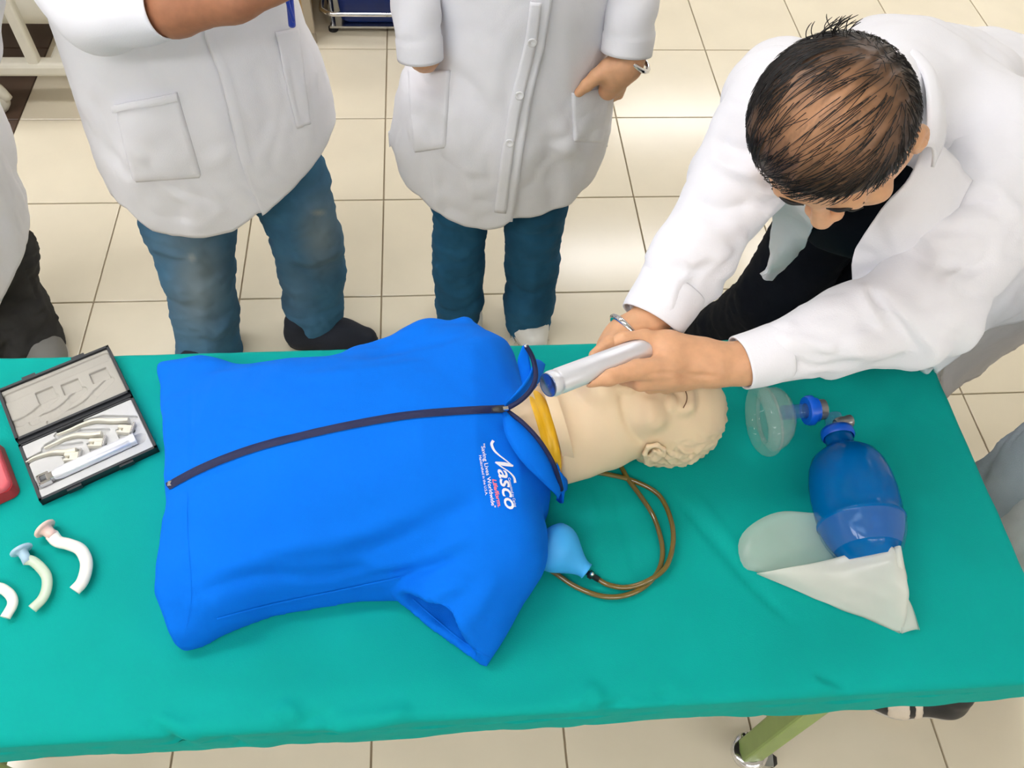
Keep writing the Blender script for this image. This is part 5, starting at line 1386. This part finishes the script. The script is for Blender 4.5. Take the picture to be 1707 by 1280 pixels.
# side panel hanging beside the table end, hem and pocket
solid(mk('side_panel', sheet_px([[(1545, 560, .97), (1590, 520, 1.0), (1650, 440, 1.02), (1720, 380, 1.03)], [(1548, 600, .86), (1600, 560, .88), (1660, 520, .88), (1730, 470, .9)], [(1560, 622, .795), (1595, 590, .80), (1640, 555, .80), (1740, 520, .82)]], seed=3), M_coat, coatm), .004)
solid(mk('front_tip', sheet_px([[(1520, 590, .86), (1545, 585, .87), (1570, 590, .85)], [(1525, 608, .8), (1545, 615, .8), (1567, 605, .79)], [(1535, 617, .775), (1546, 622, .773), (1556, 615, .773)]], 20, 20, seed=4), M_coat, coatm), .003)
solid(mk('coat_tail', sheet_px([[(1590, 570, .80), (1640, 548, .80), (1720, 520, .82)], [(1572, 610, .66), (1640, 585, .66), (1730, 545, .7)], [(1568, 668, .5), (1640, 615, .52), (1740, 548, .58)]], seed=5), M_coat_shade, coatm), .004)
# dark shirt and trousers
def shirt(P):
    d = chain(P, [PEL+fdir*.09+V(0, 0, -.02), (PEL*.5+CH*.5)+fdir*.08, CH+fdir*.08+V(0, 0, -.06)], [.15, .14, .11], .06)
    return d
sv_ = snet(shirt, np.minimum(PEL, CH)-.28, np.maximum(PEL, CH)+.2, .008)
mk('shirt', wrinkle(sv_, .004, .1, seed=2), M_navy, mp)
hipc = V(1.04, -1.66, .88)
mtl = [([RH_, RK, RK*.5+RA*.5, RA+V(0, 0, .04)], [.095, .08, .07, .062]), ([LH_, LK, LK*.5+LA*.5, LA+V(0, 0, .04)], [.095, .08, .07, .062])]
jeans(mp, mtl, M_navy, 3, hip=(RH_, LH_, .10), h=.009)
for A_, dx in ((RA, -.05), (LA, .02)): make_shoe(mp, A_*V(1, 1, 0)+V(0, .05, 0), A_*V(1, 1, 0)+V(dx, -.18, 0), M_shoe, M_soleb)
wc = J(1046, 556, .982); fr = frame(J(1022, 585, .965)-J(1075, 540, .985))
mk('bracelet', sweep([wc+fr[:, 0]*.030*math.cos(a)+fr[:, 1]*.029*math.sin(a) for a in ang], [.0042]*33, 8, cap=False), M_chrome, mp)

# laryngoscope held by the man
lg = thing('laryngoscope', 'silver laryngoscope held in the bending person\'s hands over the manikin face', 'laryngoscope', A_h)
ax = (B_h-A_h)/np.linalg.norm(B_h-A_h); Lh = np.linalg.norm(B_h-A_h)+.01
mk('grip', lathe([(.0, .0145), (.006, .0162), (.012, .0162), (.013, .0154), (.016, .0154), (.0175, .0162), (Lh, .0162), (Lh, .001)], A_h, ax, 36), M_satin, lg, sharp=40)
mk('end_cap', lathe([(.001, .0005), (.0005, .0135), (-.0005, .0145), (.001, .015)], A_h, ax, 36), mat('cap_painted_reflection', (120, 132, 160), .2, metal=.9), lg)  # cap coloured darker and bluer, painting in the jersey's reflection
mk('blade', sweep([B_h, J(1085, 600, .985), J(1072, 620, .965), J(1045, 632, .955)], [.008, .008, .006, .004], 12, 24, ell=(1, .5)), M_chrome, lg)

# ---- person at the right edge -------------------------------------------------------------
p5 = thing('person', 'person at the right table end in pale grey jeans and open white coat', 'person', (1.3, -2.25, 0))
K1, K2 = V(1.165, -2.20, .55), V(1.185, -2.40, .55)
H1, H2 = V(1.27, -2.17, .88), V(1.28, -2.36, .88)
A1_, A2_ = V(1.37, -2.31, .07), V(1.24, -2.395, .07)
T5 = V(1.36, -2.27, 1.0); C5 = V(1.47, -2.27, 1.34); HD5 = V(1.47, -2.27, 1.60)
arms5 = [([C5+V(0, .18, .04), V(1.52, -2.02, 1.1), V(1.40, -2.06, .95)], [.05, .04, .03]), ([C5+V(0, -.18, .04), V(1.54, -2.54, 1.1), V(1.44, -2.5, .95)], [.05, .04, .03])]
R5 = np.stack([V(0, 1, 0)*-1, V(-1, 0, 0), V(0, 0, 1)], 1); R5[:, 0] = np.cross(R5[:, 1], R5[:, 2])
def body5(P):
    d = chain(P, [T5, T5*.5+C5*.5, C5], [.12, .12, .12], .05)
    for L_, r_ in arms5: d = smin(d, chain(P, L_, r_, .02), .04)
    for L_ in ([H1, K1, A1_], [H2, K2, A2_]): d = smin(d, chain(P, L_, [.06, .035, .03], .02), .03)
    return smin(d, cone(P, C5, HD5, .06, .055), .04)
mk('body', joinvf(snet(body5, V(1.0, -2.75, 0), V(1.75, -1.8, 1.7), .012), head_mesh(HD5, R5, 1, .005)), M_skin, p5)
mk('hair', snet(lambda P: hair_sdf(P, HD5, R5, 1, .006), HD5-.16, HD5+.17, .006), M_hair, p5); eyes(p5, HD5, R5)
jeans(p5, [([H1, K1, A1_+V(0, .01, .12)], [.095, .085, .06]), ([H2, K2, A2_+V(.0, .01, .12)], [.095, .082, .06])], M_jeans_grey, 5, hip=(H1, H2, .10))
def coat5(P):
    d = chain(P, [C5, T5, V(1.35, -2.27, .55)], [.17, .19, .23], .06)
    d = smin(d, cone(P, C5+V(0, .17, .03), C5+V(0, -.17, .03), .075), .05)
    for L_, r_ in arms5: d = smin(d, chain(P, L_[:2]+[L_[1]*.25+L_[2]*.75], [.075, .06, .048], .02), .03)
    d = smax(d, .5-P[:, 2], .004)
    d = smin(d, cone(P, H2+V(-.02, 0, 0), V(1.18, -2.36, .5), .14, .135), .04)
    d = smax(d, .5-P[:, 2], .004)
    d = smax(d, -(rbox(P, (1.05, -2.0, .55), (.2, .2, .5), .02)), .01)
    return d
cv5 = wrinkle(snet(coat5, V(1.0, -2.75, .45), V(1.8, -1.8, 1.55), .009), .006, .12, (1, 1, .5), 3, .002, .05)
mk('lab_coat', cv5, M_coat, p5)
M_stripe = mat('shoe_stripe', (226, 214, 196), .6)
for (hx_, hy_), (tx, ty) in (((1.225, -2.405), (1.05, -2.375)), ((1.385, -2.345), (1.225, -2.352))):
    so = make_shoe(p5, V(hx_, hy_, 0), V(tx, ty, 0), M_black, M_sole)
    hv5 = np.array([v.co for v in so.data.vertices])+WL['person']*0
    for fx in ((.42, .66) if hy_ < -2.38 else (.5,)):
        c = V(hx_, hy_, 0)*(1-fx)+V(tx, ty, 0)*fx; s_ = .022 if fx == .66 else .009
        def stripe(P, c=c, s_=s_): return smax(shoe(P, V(hx_, hy_, 0), V(tx, ty, 0))-.0022, np.abs((P[:, 0]-c[0])+.25*(P[:, 2]-.04))-s_, .001)
        lo = c-V(.04, .08, 0); hi = c+V(.04, .08, .1)
        mk('stripe', snet(lambda P: smax(stripe(P), .024-P[:, 2], .001), lo, hi, .004), M_stripe if hy_ < -2.38 else M_tan, so)
